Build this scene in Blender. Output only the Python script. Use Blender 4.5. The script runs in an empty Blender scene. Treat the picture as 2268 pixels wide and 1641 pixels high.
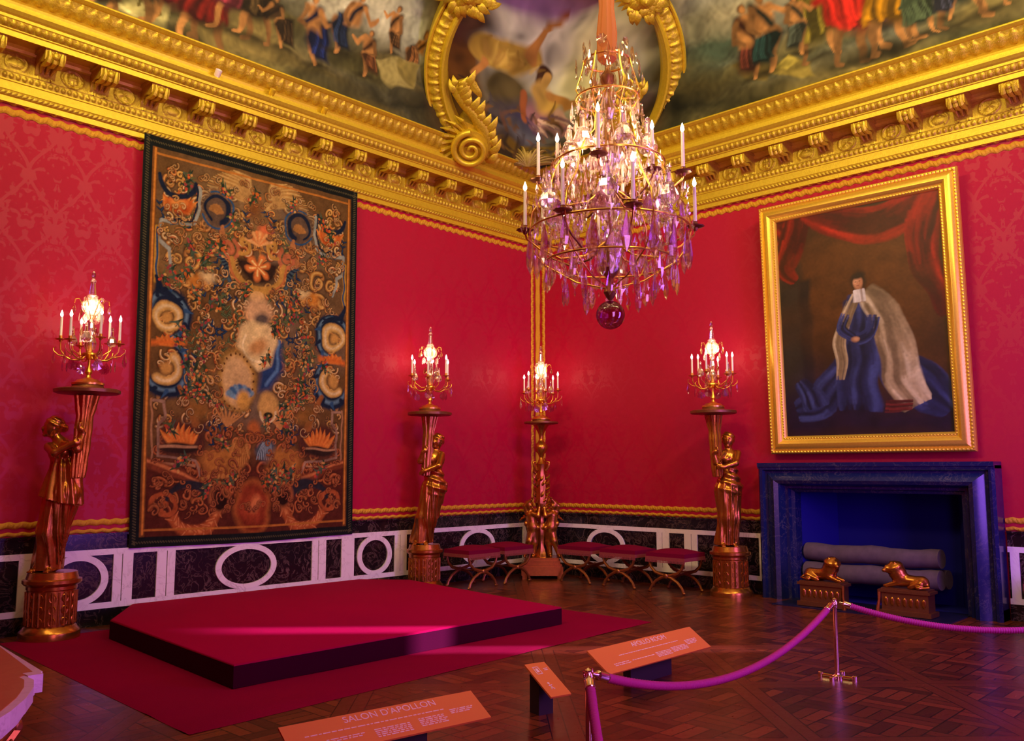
import bpy, math, random
import numpy as np
from mathutils import Vector, Matrix
PI = math.pi
SC = bpy.context.scene
COL = SC.collection
rng = random.Random(7)
SUNX, SUNY, SLY = -0.7179, 0.6962, -8.856

# ------------------------------------------------------------------ camera, world, lights, exposure
CAM = (-10.808, -9.615, 1.6)
YAW, PITCH, FPX, PW, PH = math.radians(43.338), math.radians(6.482), 1952.7, 2268, 1641
cd = bpy.data.cameras.new('camera'); cam = bpy.data.objects.new('camera', cd); COL.objects.link(cam)
cam.location = CAM
cam.rotation_euler = (PI/2 + PITCH, 0, YAW - PI/2)
cd.sensor_width = 36; cd.sensor_fit = 'HORIZONTAL'; cd.lens = FPX/PW*36; cd.clip_start = .05
SC.camera = cam

w = bpy.data.worlds.new('world'); SC.world = w; w.use_nodes = True
w.node_tree.nodes['Background'].inputs[0].default_value = (.35, .4, 1, 1)
w.node_tree.nodes['Background'].inputs[1].default_value = .3

SC.view_settings.view_transform = 'Standard'; SC.view_settings.look = 'None'
SC.view_settings.gamma = 1; SC.view_settings.exposure = 0.0
SC.view_settings.use_curve_mapping = False

def area(name, loc, target, size, energy, color, sy=None, spread=None):
    l = bpy.data.lights.new(name, 'AREA'); l.energy = energy; l.color = color
    l.shape = 'RECTANGLE'; l.size = size; l.size_y = sy or size
    if spread: l.spread = math.radians(spread)
    o = bpy.data.objects.new(name, l); COL.objects.link(o); o.location = loc
    o.rotation_euler = (Vector(target)-Vector(loc)).to_track_quat('-Z', 'Y').to_euler()
    return o
def point(name, loc, energy, color, r=.1):
    l = bpy.data.lights.new(name, 'POINT'); l.energy = energy; l.color = color; l.shadow_soft_size = r
    o = bpy.data.objects.new(name, l); COL.objects.link(o); o.location = loc
    return o
# daylight through the two tall windows in the wall behind the camera
area('daylight_a', (-3.0, -10.45, 2.3), (-1.2, -2, .9), 1.7, 300, (.36, .12, 1), 3.6)
area('daylight_b', (-8.0, -10.45, 2.3), (-6, -1, .8), 1.7, 120, (.90, .30, 1), 3.6)
# low sun coming in by the narrow side window of the right wall, drawing a band across floor and platform
sl = bpy.data.lights.new('low_sun', 'SUN'); sl.energy = 20.; sl.color = (.80, .50, 1); sl.angle = math.radians(1.2)
so = bpy.data.objects.new('low_sun', sl); COL.objects.link(so); so.rotation_euler = Vector((SUNX, SUNY, -.235)).to_track_quat('-Z', 'Y').to_euler()
# warm lamps hidden up on the cornice behind the camera, thrown at the vault
area('cornice_lamps_a', (-9.2, -4.6, 7.3), (-1.5, -1.5, 6.6), 4.0, 285, (1, .87, .36), .4, 160)
area('cornice_lamps_b', (-4.6, -8.6, 7.3), (-1.5, -1.5, 6.6), 4.0, 285, (1, .87, .36), .4, 160)

# ------------------------------------------------------------------ measuring helpers
_F = np.array([math.cos(YAW)*math.cos(PITCH), math.sin(YAW)*math.cos(PITCH), math.sin(PITCH)])
_R = np.array([math.sin(YAW), -math.cos(YAW), 0.]); _U = np.cross(_R, _F); _C = np.array(CAM)
def ray(x, y): return _F + _R*(x-PW/2)/FPX - _U*(y-PH/2)/FPX
def onL(x, y, p=0.): d = ray(x, y); return _C + d*((-p-_C[1])/d[1])
def onR(x, y, p=0.): d = ray(x, y); return _C + d*((-p-_C[0])/d[0])
def onZ(x, y, z=0.): d = ray(x, y); return _C + d*((z-_C[2])/d[2])

# ------------------------------------------------------------------ object helpers
def tag(o, label=None, cat=None, group=None, kind=None):
    if label: o['label'] = label
    if cat: o['category'] = cat
    if group: o['group'] = group
    if kind: o['kind'] = kind
    return o
def thing(name, label, cat, loc=(0, 0, 0), rotz=0, group=None):
    o = bpy.data.objects.new(name, None); COL.objects.link(o); o.location = loc
    o.rotation_euler = (0, 0, rotz); o.empty_display_size = .1
    return tag(o, label, cat, group)
def copy_tree(o, parent=None):
    c = o.copy(); COL.objects.link(c); c.parent = parent
    for ch in [k for k in COL.objects if k.parent == o]: copy_tree(ch, c)
    return c

class MB:
    def __init__(s): s.v = []; s.f = []
    def add(s, verts, faces):
        n = len(s.v); s.v += [tuple(map(float, q)) for q in verts]
        s.f += [tuple(i+n for i in f) for f in faces]; return s
    def box(s, c, d, rot=None):
        hx, hy, hz = d[0]/2, d[1]/2, d[2]/2
        vs = [Vector((x, y, z)) for x in (-hx, hx) for y in (-hy, hy) for z in (-hz, hz)]
        if rot is not None: vs = [rot @ q for q in vs]
        vs = [q+Vector(c) for q in vs]
        return s.add(vs, [(0,1,3,2),(4,6,7,5),(0,4,5,1),(2,3,7,6),(0,2,6,4),(1,5,7,3)])
    def box2(s, a, b):
        return s.box([(a[i]+b[i])/2 for i in range(3)], [abs(a[i]-b[i]) for i in range(3)])
    def lathe(s, prof, c=(0, 0, 0), n=24, flute=None, sx=1, sy=1):
        vs = []
        for r, z in prof:
            for k in range(n):
                a = 2*PI*k/n; rr = r*(1+(flute(a, z) if flute else 0))
                vs.append((c[0]+rr*sx*math.cos(a), c[1]+rr*sy*math.sin(a), c[2]+z))
        fs = [(i*n+k, i*n+(k+1) % n, (i+1)*n+(k+1) % n, (i+1)*n+k) for i in range(len(prof)-1) for k in range(n)]
        if prof[0][0] > 1e-4: fs.append(tuple(reversed(range(n))))
        if prof[-1][0] > 1e-4: fs.append(tuple((len(prof)-1)*n+k for k in range(n)))
        return s.add(vs, fs)
    def tube(s, pts, r, n=8, cap=True):
        pts = [Vector(q) for q in pts]; m = len(pts)
        rs = r if isinstance(r, (list, tuple)) else [r]*m
        t0 = (pts[1]-pts[0]).normalized()
        up = Vector((0, 0, 1)) if abs(t0.z) < .9 else Vector((1, 0, 0))
        nrm = t0.cross(up).normalized(); vs = []
        for i, q in enumerate(pts):
            t = (pts[min(i+1, m-1)]-pts[max(i-1, 0)])
            if t.length < 1e-9: t = t0
            t.normalize(); nrm = (nrm-t*nrm.dot(t)).normalized(); b = t.cross(nrm)
            for k in range(n):
                a = 2*PI*k/n; vs.append(q+(nrm*math.cos(a)+b*math.sin(a))*rs[i])
        fs = [(i*n+k, i*n+(k+1) % n, (i+1)*n+(k+1) % n, (i+1)*n+k) for i in range(m-1) for k in range(n)]
        if cap: fs += [tuple(reversed(range(n))), tuple((m-1)*n+k for k in range(n))]
        return s.add(vs, fs)
    def ball(s, c, r, n=10, m=7, rot=None):
        r = r if isinstance(r, (list, tuple)) else (r, r, r)
        vs = []
        for i in range(m+1):
            th = PI*i/m
            for k in range(n):
                a = 2*PI*k/n; q = Vector((r[0]*math.sin(th)*math.cos(a), r[1]*math.sin(th)*math.sin(a), -r[2]*math.cos(th)))
                if rot is not None: q = rot @ q
                vs.append(q+Vector(c))
        return s.add(vs, [(i*n+k, i*n+(k+1) % n, (i+1)*n+(k+1) % n, (i+1)*n+k) for i in range(m) for k in range(n)])
    def prism(s, poly, M, h):
        n = len(poly); vs = [M(x, y, 0) for x, y in poly]+[M(x, y, h) for x, y in poly]
        return s.add(vs, [tuple(range(n)), tuple(reversed(range(n, 2*n)))]+[(i, i+n, (i+1) % n+n, (i+1) % n) for i in range(n)])
    def grid(s, P):  # P: array (a,b,3)
        a, b, _ = P.shape; n = len(s.v)
        s.v += [tuple(q) for q in P.reshape(-1, 3).tolist()]
        s.f += [(n+i*b+j, n+(i+1)*b+j, n+(i+1)*b+j+1, n+i*b+j+1) for i in range(a-1) for j in range(b-1)]
        return s
    def build(s, name, mat, parent=None, smooth=True, ang=35, fixn=True):
        me = bpy.data.meshes.new(name); me.from_pydata(s.v, [], s.f)
        if fixn:
            import bmesh
            bm = bmesh.new(); bm.from_mesh(me); bmesh.ops.recalc_face_normals(bm, faces=bm.faces); bm.to_mesh(me); bm.free()
        if smooth:
            me.polygons.foreach_set('use_smooth', [True]*len(me.polygons))
            try: me.set_sharp_from_angle(angle=math.radians(ang))
            except Exception: pass
        me.materials.append(mat); me.update()
        o = bpy.data.objects.new(name, me); COL.objects.link(o)
        if parent is not None: o.parent = parent
        return o
def struct(name, mb, mat, **k):
    o = mb.build(name, mat, **k); o['kind'] = 'structure'; return o

def WL(s, p, z): return (-s, -p, z)
def WR(s, p, z): return (-p, -s, z)

# ------------------------------------------------------------------ materials
def lin(r, g, b):
    f = lambda c: (c/255/12.92) if c/255 <= .04045 else ((c/255+.055)/1.055)**2.4
    return (f(r), f(g), f(b))
def mat(name, col, rough=.5, metal=0., **k):
    m = bpy.data.materials.new(name); m.use_nodes = True
    b = m.node_tree.nodes['Principled BSDF']
    b.inputs['Base Color'].default_value = (*col, 1); b.inputs['Roughness'].default_value = rough
    b.inputs['Metallic'].default_value = metal
    for kk, vv in k.items():
        b.inputs[kk.replace('_', ' ')].default_value = vv
    return m
class NT:
    def __init__(s, m): s.t = m.node_tree; s.n = s.t.nodes; s.l = s.t.links; s.b = s.n['Principled BSDF']
    def new(s, typ, **k):
        x = s.n.new('ShaderNode'+typ)
        for a, v in k.items(): setattr(x, a, v)
        return x
    def m(s, op, a, b=None, c=None):
        x = s.n.new('ShaderNodeMath'); x.operation = op
        for i, v in enumerate((a, b, c)):
            if v is None: continue
            if isinstance(v, (int, float)): x.inputs[i].default_value = v
            else: s.l.new(v, x.inputs[i])
        return x.outputs[0]
    def mix(s, f, a, b):
        x = s.n.new('ShaderNodeMix'); x.data_type = 'RGBA'
        for i, v in ((0, f), (6, a), (7, b)):
            if isinstance(v, (int, float)): x.inputs[i].default_value = v
            elif isinstance(v, tuple): x.inputs[i].default_value = (*v, 1)
            else: s.l.new(v, x.inputs[i])
        return x.outputs[2]
    def ramp(s, f, stops):
        x = s.n.new('ShaderNodeValToRGB'); s.l.new(f, x.inputs[0]); e = x.color_ramp.elements
        while len(e) < len(stops): e.new(.5)
        for i, (p, c) in enumerate(stops): e[i].position = p; e[i].color = (*c, 1)
        return x.outputs[0]
    def obj(s):
        x = s.new('TexCoord'); y = s.new('SeparateXYZ'); s.l.new(x.outputs['Object'], y.inputs[0])
        return x.outputs['Object'], y.outputs
    def noise(s, vec, scale, det=3, rough=.5, dist=0):
        x = s.new('TexNoise'); x.inputs['Scale'].default_value = scale; x.inputs['Detail'].default_value = det
        x.inputs['Roughness'].default_value = rough; x.inputs['Distortion'].default_value = dist
        if vec is not None: s.l.new(vec, x.inputs['Vector'])
        return x.outputs[0]
    def xyz(s, a, b, c=0.):
        x = s.new('CombineXYZ')
        for i, v in enumerate((a, b, c)):
            if isinstance(v, (int, float)): x.inputs[i].default_value = v
            else: s.l.new(v, x.inputs[i])
        return x.outputs[0]
    def bump(s, h, st=.3, d=.01):
        x = s.new('Bump'); x.inputs['Strength'].default_value = st; x.inputs['Distance'].default_value = d
        s.l.new(h, x.inputs['Height']); s.l.new(x.outputs[0], s.b.inputs['Normal'])
    def base(s, c): s.l.new(c, s.b.inputs['Base Color'])

def gold_mat(name, c1, c2, rough, metal, bump=.25, scale=30):
    m = mat(name, c1, rough, metal); t = NT(m); v, _ = t.obj()
    n = t.noise(v, scale, 4, .6)
    t.base(t.mix(n, c1, c2)); t.bump(t.noise(v, scale*2.2, 3), bump, .006); return m
M_GOLD = gold_mat('cornice_gilding', (.84, .59, .045), (.56, .34, .015), .42, .5)
M_GOLDR = gold_mat('carved_gilding', (.84, .59, .045), (.36, .19, .008), .42, .5, .6, 45)
M_BRONZE = gold_mat('statue_gilding', (.66, .25, .045), (.34, .10, .02), .27, .9, .12, 25)
M_GILT = gold_mat('gilt_bronze', (.95, .55, .12), (.7, .32, .04), .28, .95, .1, 60)
M_DARKGILT = gold_mat('aged_bronze', (.36, .14, .05), (.2, .07, .03), .4, .8, .1, 60)
M_FRAME = gold_mat('frame_gilding', (.95, .62, .09), (.75, .42, .04), .36, .6, .15, 40)
M_BRAID = gold_mat('braid', (.85, .42, .02), (.5, .2, .01), .6, .2, .8, 90)
M_CANDLE = mat('candle_wax', (.85, .72, .66), .5)
M_VEL = mat('stool_velvet', (.17, .0008, .025), .9, Specular_IOR_Level=.1)
M_BRASS = mat('polished_brass', (.9, .62, .5), .16, 1.)
M_ROPE = mat('rope_cord', (.42, .01, .16), .7)

M_FLAME = bpy.data.materials.new('flame'); M_FLAME.use_nodes = True
_n = M_FLAME.node_tree.nodes; _n.clear(); _e = _n.new('ShaderNodeEmission'); _o = _n.new('ShaderNodeOutputMaterial')
_e.inputs[0].default_value = (1, .86, .62, 1); _e.inputs[1].default_value = 28
M_FLAME.node_tree.links.new(_e.outputs[0], _o.inputs[0])

def crystal_mat(name, tint, mixf=.35, gls=.10):
    m = bpy.data.materials.new(name); m.use_nodes = True; nt = m.node_tree; n = nt.nodes; n.clear()
    o = n.new('ShaderNodeOutputMaterial'); g = n.new('ShaderNodeBsdfGlass'); t = n.new('ShaderNodeBsdfTransparent')
    gl = n.new('ShaderNodeBsdfGlossy'); gl.inputs['Roughness'].default_value = .08; gl.inputs[0].default_value = (1, .95, .98, 1)
    g.inputs[0].default_value = (*tint, 1); g.inputs['IOR'].default_value = 1.5; g.inputs['Roughness'].default_value = .02
    t.inputs[0].default_value = (*tint, 1)
    a = n.new('ShaderNodeMixShader'); a.inputs[0].default_value = mixf
    b = n.new('ShaderNodeMixShader'); b.inputs[0].default_value = gls
    nt.links.new(t.outputs[0], a.inputs[1]); nt.links.new(g.outputs[0], a.inputs[2])
    nt.links.new(a.outputs[0], b.inputs[1]); nt.links.new(gl.outputs[0], b.inputs[2]); nt.links.new(b.outputs[0], o.inputs[0])
    return m
M_CRYS = crystal_mat('cut_crystal', (.97, .92, .90), .42)
M_CRYSW = crystal_mat('bright_cut_crystal', (1, .98, .96), .75, .34)
M_CRYSP = crystal_mat('amethyst_crystal', (.88, .70, .85), .42)
M_CRYSY = crystal_mat('smoky_crystal', (.85, .74, .5), .42)

def damask():
    m = mat('crimson_damask', (.5, .002, .03), .62, Specular_IOR_Level=.35); t = NT(m)
    v, o = t.obj(); hor = t.m('ADD', o[0], o[1])
    T, H = .56, .98
    u = t.m('PINGPONG', hor, T/2); vz = t.m('PINGPONG', o[2], H/2)
    # ogee line
    ph = t.m('MULTIPLY', o[2], 2*PI/H); og = t.m('MULTIPLY', t.m('ADD', t.m('SINE', ph), 1), T/4)
    d1 = t.m('ABSOLUTE', t.m('SUBTRACT', u, og))
    line = t.m('LESS_THAN', d1, .02)
    n = t.noise(t.xyz(u, t.m('MULTIPLY', t.m('FRACT', t.m('DIVIDE', o[2], H)), .9), 3.3), 11, 2, .5, .9)
    fl = t.m('GREATER_THAN', n, .52)
    pat = t.m('MAXIMUM', line, fl)
    wv = t.noise(t.xyz(t.m('MULTIPLY', hor, 60.), t.m('MULTIPLY', o[2], 6.)), 3, 2)
    c = t.mix(pat, (.43, .0004, .030), (.44, .0004, .033))
    t.base(t.mix(t.m('MULTIPLY', wv, .25), c, (.34, .0003, .038)))
    t.l.new(t.m('SUBTRACT', .72, t.m('MULTIPLY', pat, .22)), t.b.inputs['Roughness'])
    t.bump(pat, .05, .001); return m
M_DAM = damask()

def marble(name, base, vein, scale, rough, thr=.06, glos=.5):
    m = mat(name, base, rough); t = NT(m); v, o = t.obj()
    n = t.noise(v, scale, 6, .62, 1.4)
    d = t.m('ABSOLUTE', t.m('SUBTRACT', n, .5)); k = t.m('SUBTRACT', 1., t.m('MINIMUM', t.m('DIVIDE', d, thr), 1.))
    n2 = t.noise(v, scale*.6, 3); k = t.m('MULTIPLY', k, t.m('MULTIPLY', n2, n2))
    t.base(t.mix(k, base, vein)); return m
M_WMARB = marble('white_marble', (.86, .68, .78), (.3, .16, .2), 3, .3, .03)
M_DMARB = marble('dark_marble', (.010, .006, .008), (.30, .16, .16), 6, .18, .035)
M_FMARB = marble('fireplace_marble', (.008, .012, .075), (.16, .13, .14), 5, .2, .02)
M_HEARTH = mat('blue_black_firebox', (.010, .008, .17), .9, Specular_IOR_Level=.1)

def parquet():
    m = mat('parquet', (.2, .05, .02), .3); t = NT(m); v, o = t.obj(); r2 = .70710678
    a = t.m('MULTIPLY', t.m('ADD', o[0], o[1]), r2); b = t.m('MULTIPLY', t.m('SUBTRACT', o[0], o[1]), r2)
    S = 1.42
    fa = t.m('MULTIPLY', t.m('FRACT', t.m('DIVIDE', t.m('ADD', a, 40.3), S)), S)
    fb = t.m('MULTIPLY', t.m('FRACT', t.m('DIVIDE', t.m('ADD', b, 40.1), S)), S)
    ea = t.m('MINIMUM', fa, t.m('SUBTRACT', S, fa)); eb = t.m('MINIMUM', fb, t.m('SUBTRACT', S, fb))
    e = t.m('MINIMUM', ea, eb)
    frame = t.m('LESS_THAN', e, .10)
    gapf = t.m('LESS_THAN', t.m('ABSOLUTE', t.m('SUBTRACT', e, .10)), .004); gap0 = t.m('LESS_THAN', e, .0035)
    Q = .30
    x = t.m('ADD', o[0], 40.); y = t.m('ADD', o[1], 40.)
    cx = t.m('FLOOR', t.m('DIVIDE', x, Q)); cy = t.m('FLOOR', t.m('DIVIDE', y, Q))
    chk = t.m('GREATER_THAN', t.m('MODULO', t.m('ADD', cx, cy), 2.), .5)
    px = t.m('DIVIDE', x, Q/3); py = t.m('DIVIDE', y, Q/3)
    sel = t.m('ADD', t.m('MULTIPLY', chk, px), t.m('MULTIPLY', t.m('SUBTRACT', 1., chk), py))
    fr = t.m('FRACT', sel); gap1 = t.m('LESS_THAN', t.m('MINIMUM', fr, t.m('SUBTRACT', 1., fr)), .05)
    lx = t.m('FRACT', t.m('DIVIDE', x, Q)); ly = t.m('FRACT', t.m('DIVIDE', y, Q))
    lm = t.m('MINIMUM', t.m('MINIMUM', lx, t.m('SUBTRACT', 1., lx)), t.m('MINIMUM', ly, t.m('SUBTRACT', 1., ly)))
    gap2 = t.m('LESS_THAN', lm, .018)
    gin = t.m('MULTIPLY', t.m('MAXIMUM', gap1, gap2), t.m('SUBTRACT', 1., frame))
    gap = t.m('MAXIMUM', t.m('MAXIMUM', gin, gapf), gap0)
    wn = t.new('TexWhiteNoise'); t.l.new(t.xyz(t.m('ADD', t.m('FLOOR', sel), t.m('MULTIPLY', cx, 7.)), cy, chk), wn.inputs[0])
    g1 = t.noise(t.xyz(t.m('MULTIPLY', x, 3.), t.m('MULTIPLY', y, 3.)), 5, 4, .6, .5)
    wood = t.mix(wn.outputs[0], (.055, .009, .003), (.24, .045, .011))
    wood = t.mix(frame, wood, (.14, .026, .007))
    wood = t.mix(t.m('MULTIPLY', g1, .5), wood, (.06, .010, .004))
    t.base(t.mix(gap, wood, (.012, .003, .002)))
    t.l.new(t.m('ADD', .20, t.m('MULTIPLY', g1, .22)), t.b.inputs['Roughness']); t.bump(t.m('SUBTRACT', 1., gap), .25, .002)
    return m
M_PARQ = parquet()
def carpet_mat(name, c1, c2):
    m = mat(name, c1, .95, Specular_IOR_Level=.05); t = NT(m); v, o = t.obj()
    n = t.noise(v, 180, 2); n2 = t.noise(v, 1.3, 2)
    t.base(t.mix(n2, c1, c2)); t.bump(n, .4, .004); return m
M_DAIS = carpet_mat('crimson_felt', (.36, .0006, .045), (.30, .0006, .04))
M_CARP = carpet_mat('crimson_carpet', (.27, .0005, .034), (.20, .0005, .028))
M_PLASTER = mat('vault_plaster', (.5, .38, .2), .8)
M_BACKW = mat('crimson_wall_plain', (.42, .002, .03), .7)
M_GLASSW = mat('window_white_paint', (.6, .58, .6), .5)
def vcol_mat(name, rough=.7, bump=0, bscale=200, spec=.3):
    m = mat(name, (.5, .5, .5), rough); t = NT(m); a = t.new('Attribute'); a.attribute_name = 'Col'
    t.l.new(a.outputs['Color'], t.b.inputs['Base Color']); t.b.inputs['Specular IOR Level'].default_value = spec
    if bump: v, _ = t.obj(); t.bump(t.noise(v, bscale, 2), bump, .003)
    return m
M_TAP = vcol_mat('woven_tapestry', .9, .5, 260, .1)
M_OIL = vcol_mat('oil_canvas', .45, .1, 60, .35)
M_FRESCO = vcol_mat('painted_vault', .7, .1, 20, .2)

# ------------------------------------------------------------------ painter: colours worked out per mesh vertex
class Canvas:
    def __init__(s, U, V, base, warp=None):
        if warp:
            a_, f_ = warp; r_ = np.random.RandomState(5); du = 0*U; dv = 0*V
            for k in range(6):
                t_ = r_.rand()*6.28; q_ = f_*(.6+1.2*r_.rand()); ph = r_.rand()*6.28; w_ = np.sin((U*math.cos(t_)+V*math.sin(t_))*q_+ph)*a_/2.4
                du = du+w_*math.cos(ph*3); dv = dv+w_*math.sin(ph*3)
            U = U+du; V = V+dv
        s.U, s.V = U, V; s.c = np.zeros(U.shape+(3,)); s.c[:] = lin(*base)
    def blend(s, m, a, col):
        cl = np.array(lin(*col)) if isinstance(col, tuple) else col
        s.c[m] = s.c[m]*(1-a[:, None]) + cl*a[:, None]
    def _box(s, x0, x1, y0, y1): return np.nonzero((s.U > x0) & (s.U < x1) & (s.V > y0) & (s.V < y1))
    def ell(s, x, y, rx, ry, col, rot=0, soft=.15, al=1.):
        R = max(rx, ry)*(1+soft)+.01; m = s._box(x-R, x+R, y-R, y+R)
        if not len(m[0]): return
        dx, dy = s.U[m]-x, s.V[m]-y; c, q = math.cos(rot), math.sin(rot)
        d = np.sqrt(((dx*c+dy*q)/rx)**2+((-dx*q+dy*c)/ry)**2)
        s.blend(m, np.clip((1+soft-d)/(2*soft), 0, 1)*al, col)
    def stroke(s, pts, w, col, soft=.3, al=1.):
        n = len(pts); ws = w if isinstance(w, (list, tuple)) else [w]*n; W = max(ws)*1.5
        xs = [q[0] for q in pts]; ys = [q[1] for q in pts]
        m = s._box(min(xs)-W, max(xs)+W, min(ys)-W, max(ys)+W)
        if not len(m[0]): return
        x, y = s.U[m], s.V[m]; best = np.full(len(x), 9.)
        for i in range(n-1):
            ax, ay = pts[i]; bx, by = pts[i+1][0]-ax, pts[i+1][1]-ay; L = bx*bx+by*by+1e-12
            t = np.clip(((x-ax)*bx+(y-ay)*by)/L, 0, 1)
            d = np.hypot(x-ax-t*bx, y-ay-t*by)/np.maximum(ws[i]+(ws[i+1]-ws[i])*t, 1e-4)
            best = np.minimum(best, d)
        s.blend(m, np.clip((1+soft-best)/(2*soft), 0, 1)*al, col)
    def poly(s, pts, col, soft=.01, al=1.):
        xs = [q[0] for q in pts]; ys = [q[1] for q in pts]
        m = s._box(min(xs)-soft, max(xs)+soft, min(ys)-soft, max(ys)+soft)
        if not len(m[0]): return
        x, y = s.U[m], s.V[m]; ins = np.zeros(len(x), bool); best = np.full(len(x), 9.); n = len(pts)
        for i in range(n):
            ax, ay = pts[i]; cx, cy = pts[(i+1) % n]; bx, by = cx-ax, cy-ay
            if abs(by) > 1e-9: ins ^= ((ay > y) != (cy > y)) & (x < bx*(y-ay)/by+ax)
            t = np.clip(((x-ax)*bx+(y-ay)*by)/(bx*bx+by*by+1e-12), 0, 1)
            best = np.minimum(best, np.hypot(x-ax-t*bx, y-ay-t*by))
        sd = np.where(ins, -best, best); s.blend(m, np.clip(.5-sd/(2*soft), 0, 1)*al, col)
    def noise(s, amp, f, seed=0):
        r = np.random.RandomState(seed); n = np.zeros(s.U.shape)
        for k in range(14):
            a = r.rand()*6.28; ff = f*(.5+2*r.rand()); n += np.sin((s.U*math.cos(a)+s.V*math.sin(a))*ff+r.rand()*6+1.5*np.sin((s.U*math.sin(a)-s.V*math.cos(a))*ff*.7))
        s.c *= np.clip(1+amp*n[..., None]/3.5, .2, 3)
def paint_grid(name, P, C, material, parent=None, back=None):
    a, b, _ = P.shape; me = bpy.data.meshes.new(name)
    idx = np.arange(a*b).reshape(a, b)
    F = np.stack([idx[:-1, :-1], idx[1:, :-1], idx[1:, 1:], idx[:-1, 1:]], -1).reshape(-1, 4)
    me.vertices.add(a*b); me.vertices.foreach_set('co', P.reshape(-1).astype(np.float32))
    me.loops.add(F.size); me.loops.foreach_set('vertex_index', F.reshape(-1).astype(np.int32))
    me.polygons.add(len(F)); me.polygons.foreach_set('loop_start', np.arange(0, F.size, 4, dtype=np.int32))
    try: me.polygons.foreach_set('loop_total', np.full(len(F), 4, np.int32))
    except Exception: pass
    me.update(calc_edges=True); me.validate()
    at = me.color_attributes.new('Col', 'FLOAT_COLOR', 'POINT')
    rgba = np.ones((a*b, 4), np.float32); rgba[:, :3] = np.clip(C.reshape(-1, 3), 0, 1); at.data.foreach_set('color', rgba.reshape(-1))
    me.polygons.foreach_set('use_smooth', np.ones(len(F), bool)); me.materials.append(material)
    o = bpy.data.objects.new(name, me); COL.objects.link(o)
    if parent is not None: o.parent = parent
    return o
def arc(x, y, r, a0, a1, n=14, ry=None):
    return [(x+r*math.cos(math.radians(a0+(a1-a0)*i/n)), y+(ry or r)*math.sin(math.radians(a0+(a1-a0)*i/n))) for i in range(n+1)]
def spiral(x, y, r, a0, turns, n=26, k=.12):
    return [(x+r*(1-(1-k)*i/n)*math.cos(a0+turns*2*PI*i/n), y+r*(1-(1-k)*i/n)*math.sin(a0+turns*2*PI*i/n)) for i in range(n+1)]

# ------------------------------------------------------------------ smooth solids (statues, lions) as one continuous surface
def seg(X, Y, Z, a, b, ra, rb):
    a = np.array(a, float); b = np.array(b, float); d = b-a; L = d@d+1e-12
    t = np.clip(((X-a[0])*d[0]+(Y-a[1])*d[1]+(Z-a[2])*d[2])/L, 0, 1)
    return np.sqrt((X-a[0]-t*d[0])**2+(Y-a[1]-t*d[1])**2+(Z-a[2]-t*d[2])**2)-(ra+(rb-ra)*t)
def elp(X, Y, Z, c, r):
    k0 = np.sqrt(((X-c[0])/r[0])**2+((Y-c[1])/r[1])**2+((Z-c[2])/r[2])**2)
    return (k0-1)*min(r)
def smin(a, b, k):
    h = np.clip(.5+.5*(b-a)/k, 0, 1); return b+(a-b)*h-k*h*(1-h)
def surface(fn, lo, hi, h, name, material, parent=None, flip=False):
    nx, ny, nz = [int((hi[i]-lo[i])/h)+2 for i in range(3)]
    X, Y, Z = np.meshgrid(lo[0]+h*np.arange(nx), lo[1]+h*np.arange(ny), lo[2]+h*np.arange(nz), indexing='ij')
    D = fn(X.astype(np.float32), Y.astype(np.float32), Z.astype(np.float32))
    S = D < 0
    # surface nets
    cs = [(i, j, k) for i in (0, 1) for j in (0, 1) for k in (0, 1)]
    sub = lambda A, c: A[c[0]:nx-1+c[0], c[1]:ny-1+c[1], c[2]:nz-1+c[2]]
    cnt = sum(sub(S, c).astype(np.int8) for c in cs); act = (cnt > 0) & (cnt < 8)
    I = np.nonzero(act); acc = np.zeros((len(I[0]), 3)); num = np.zeros(len(I[0]))
    for c0 in cs:
        for ax in range(3):
            if c0[ax]: continue
            c1 = list(c0); c1[ax] = 1
            d0 = D[I[0]+c0[0], I[1]+c0[1], I[2]+c0[2]]; d1 = D[I[0]+c1[0], I[1]+c1[1], I[2]+c1[2]]
            x = (d0 < 0) != (d1 < 0); t = np.where(x, d0/np.where(x, d0-d1, 1), 0)
            for a in range(3):
                acc[:, a] += np.where(x, c0[a]+(t if a == ax else 0), 0)
            num += x
    V = acc/num[:, None]+np.stack(I, -1); V = V*h+np.array(lo)
    vid = -np.ones(act.shape, int); vid[I] = np.arange(len(I[0])); faces = []
    for ax in range(3):
        o = [0, 0, 0]; o[ax] = 1
        A = S[:nx-o[0], :ny-o[1], :nz-o[2]]; B = S[o[0]:, o[1]:, o[2]:]
        J = np.nonzero(A != B); u, v = [(1, 2), (2, 0), (0, 1)][ax]
        ok = (J[u] > 0) & (J[v] > 0) & (J[u] < act.shape[u]) & (J[v] < act.shape[v]) & (J[ax] < act.shape[ax])
        J = [q[ok] for q in J]; sgn = A[J[0], J[1], J[2]]
        def g(du, dv):
            q = [J[0].copy(), J[1].copy(), J[2].copy()]; q[u] -= du; q[v] -= dv; return vid[q[0], q[1], q[2]]
        f = np.stack([g(0, 0), g(1, 0), g(1, 1), g(0, 1)], -1); f[~sgn] = f[~sgn][:, ::-1]; faces.append(f)
    F = np.concatenate(faces); F = F[(F >= 0).all(1)]
    me = bpy.data.meshes.new(name); me.from_pydata(V.tolist(), [], F.tolist())
    me.polygons.foreach_set('use_smooth', [True]*len(me.polygons)); me.materials.append(material); me.update()
    o = bpy.data.objects.new(name, me); COL.objects.link(o)
    if parent is not None: o.parent = parent
    return o

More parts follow.
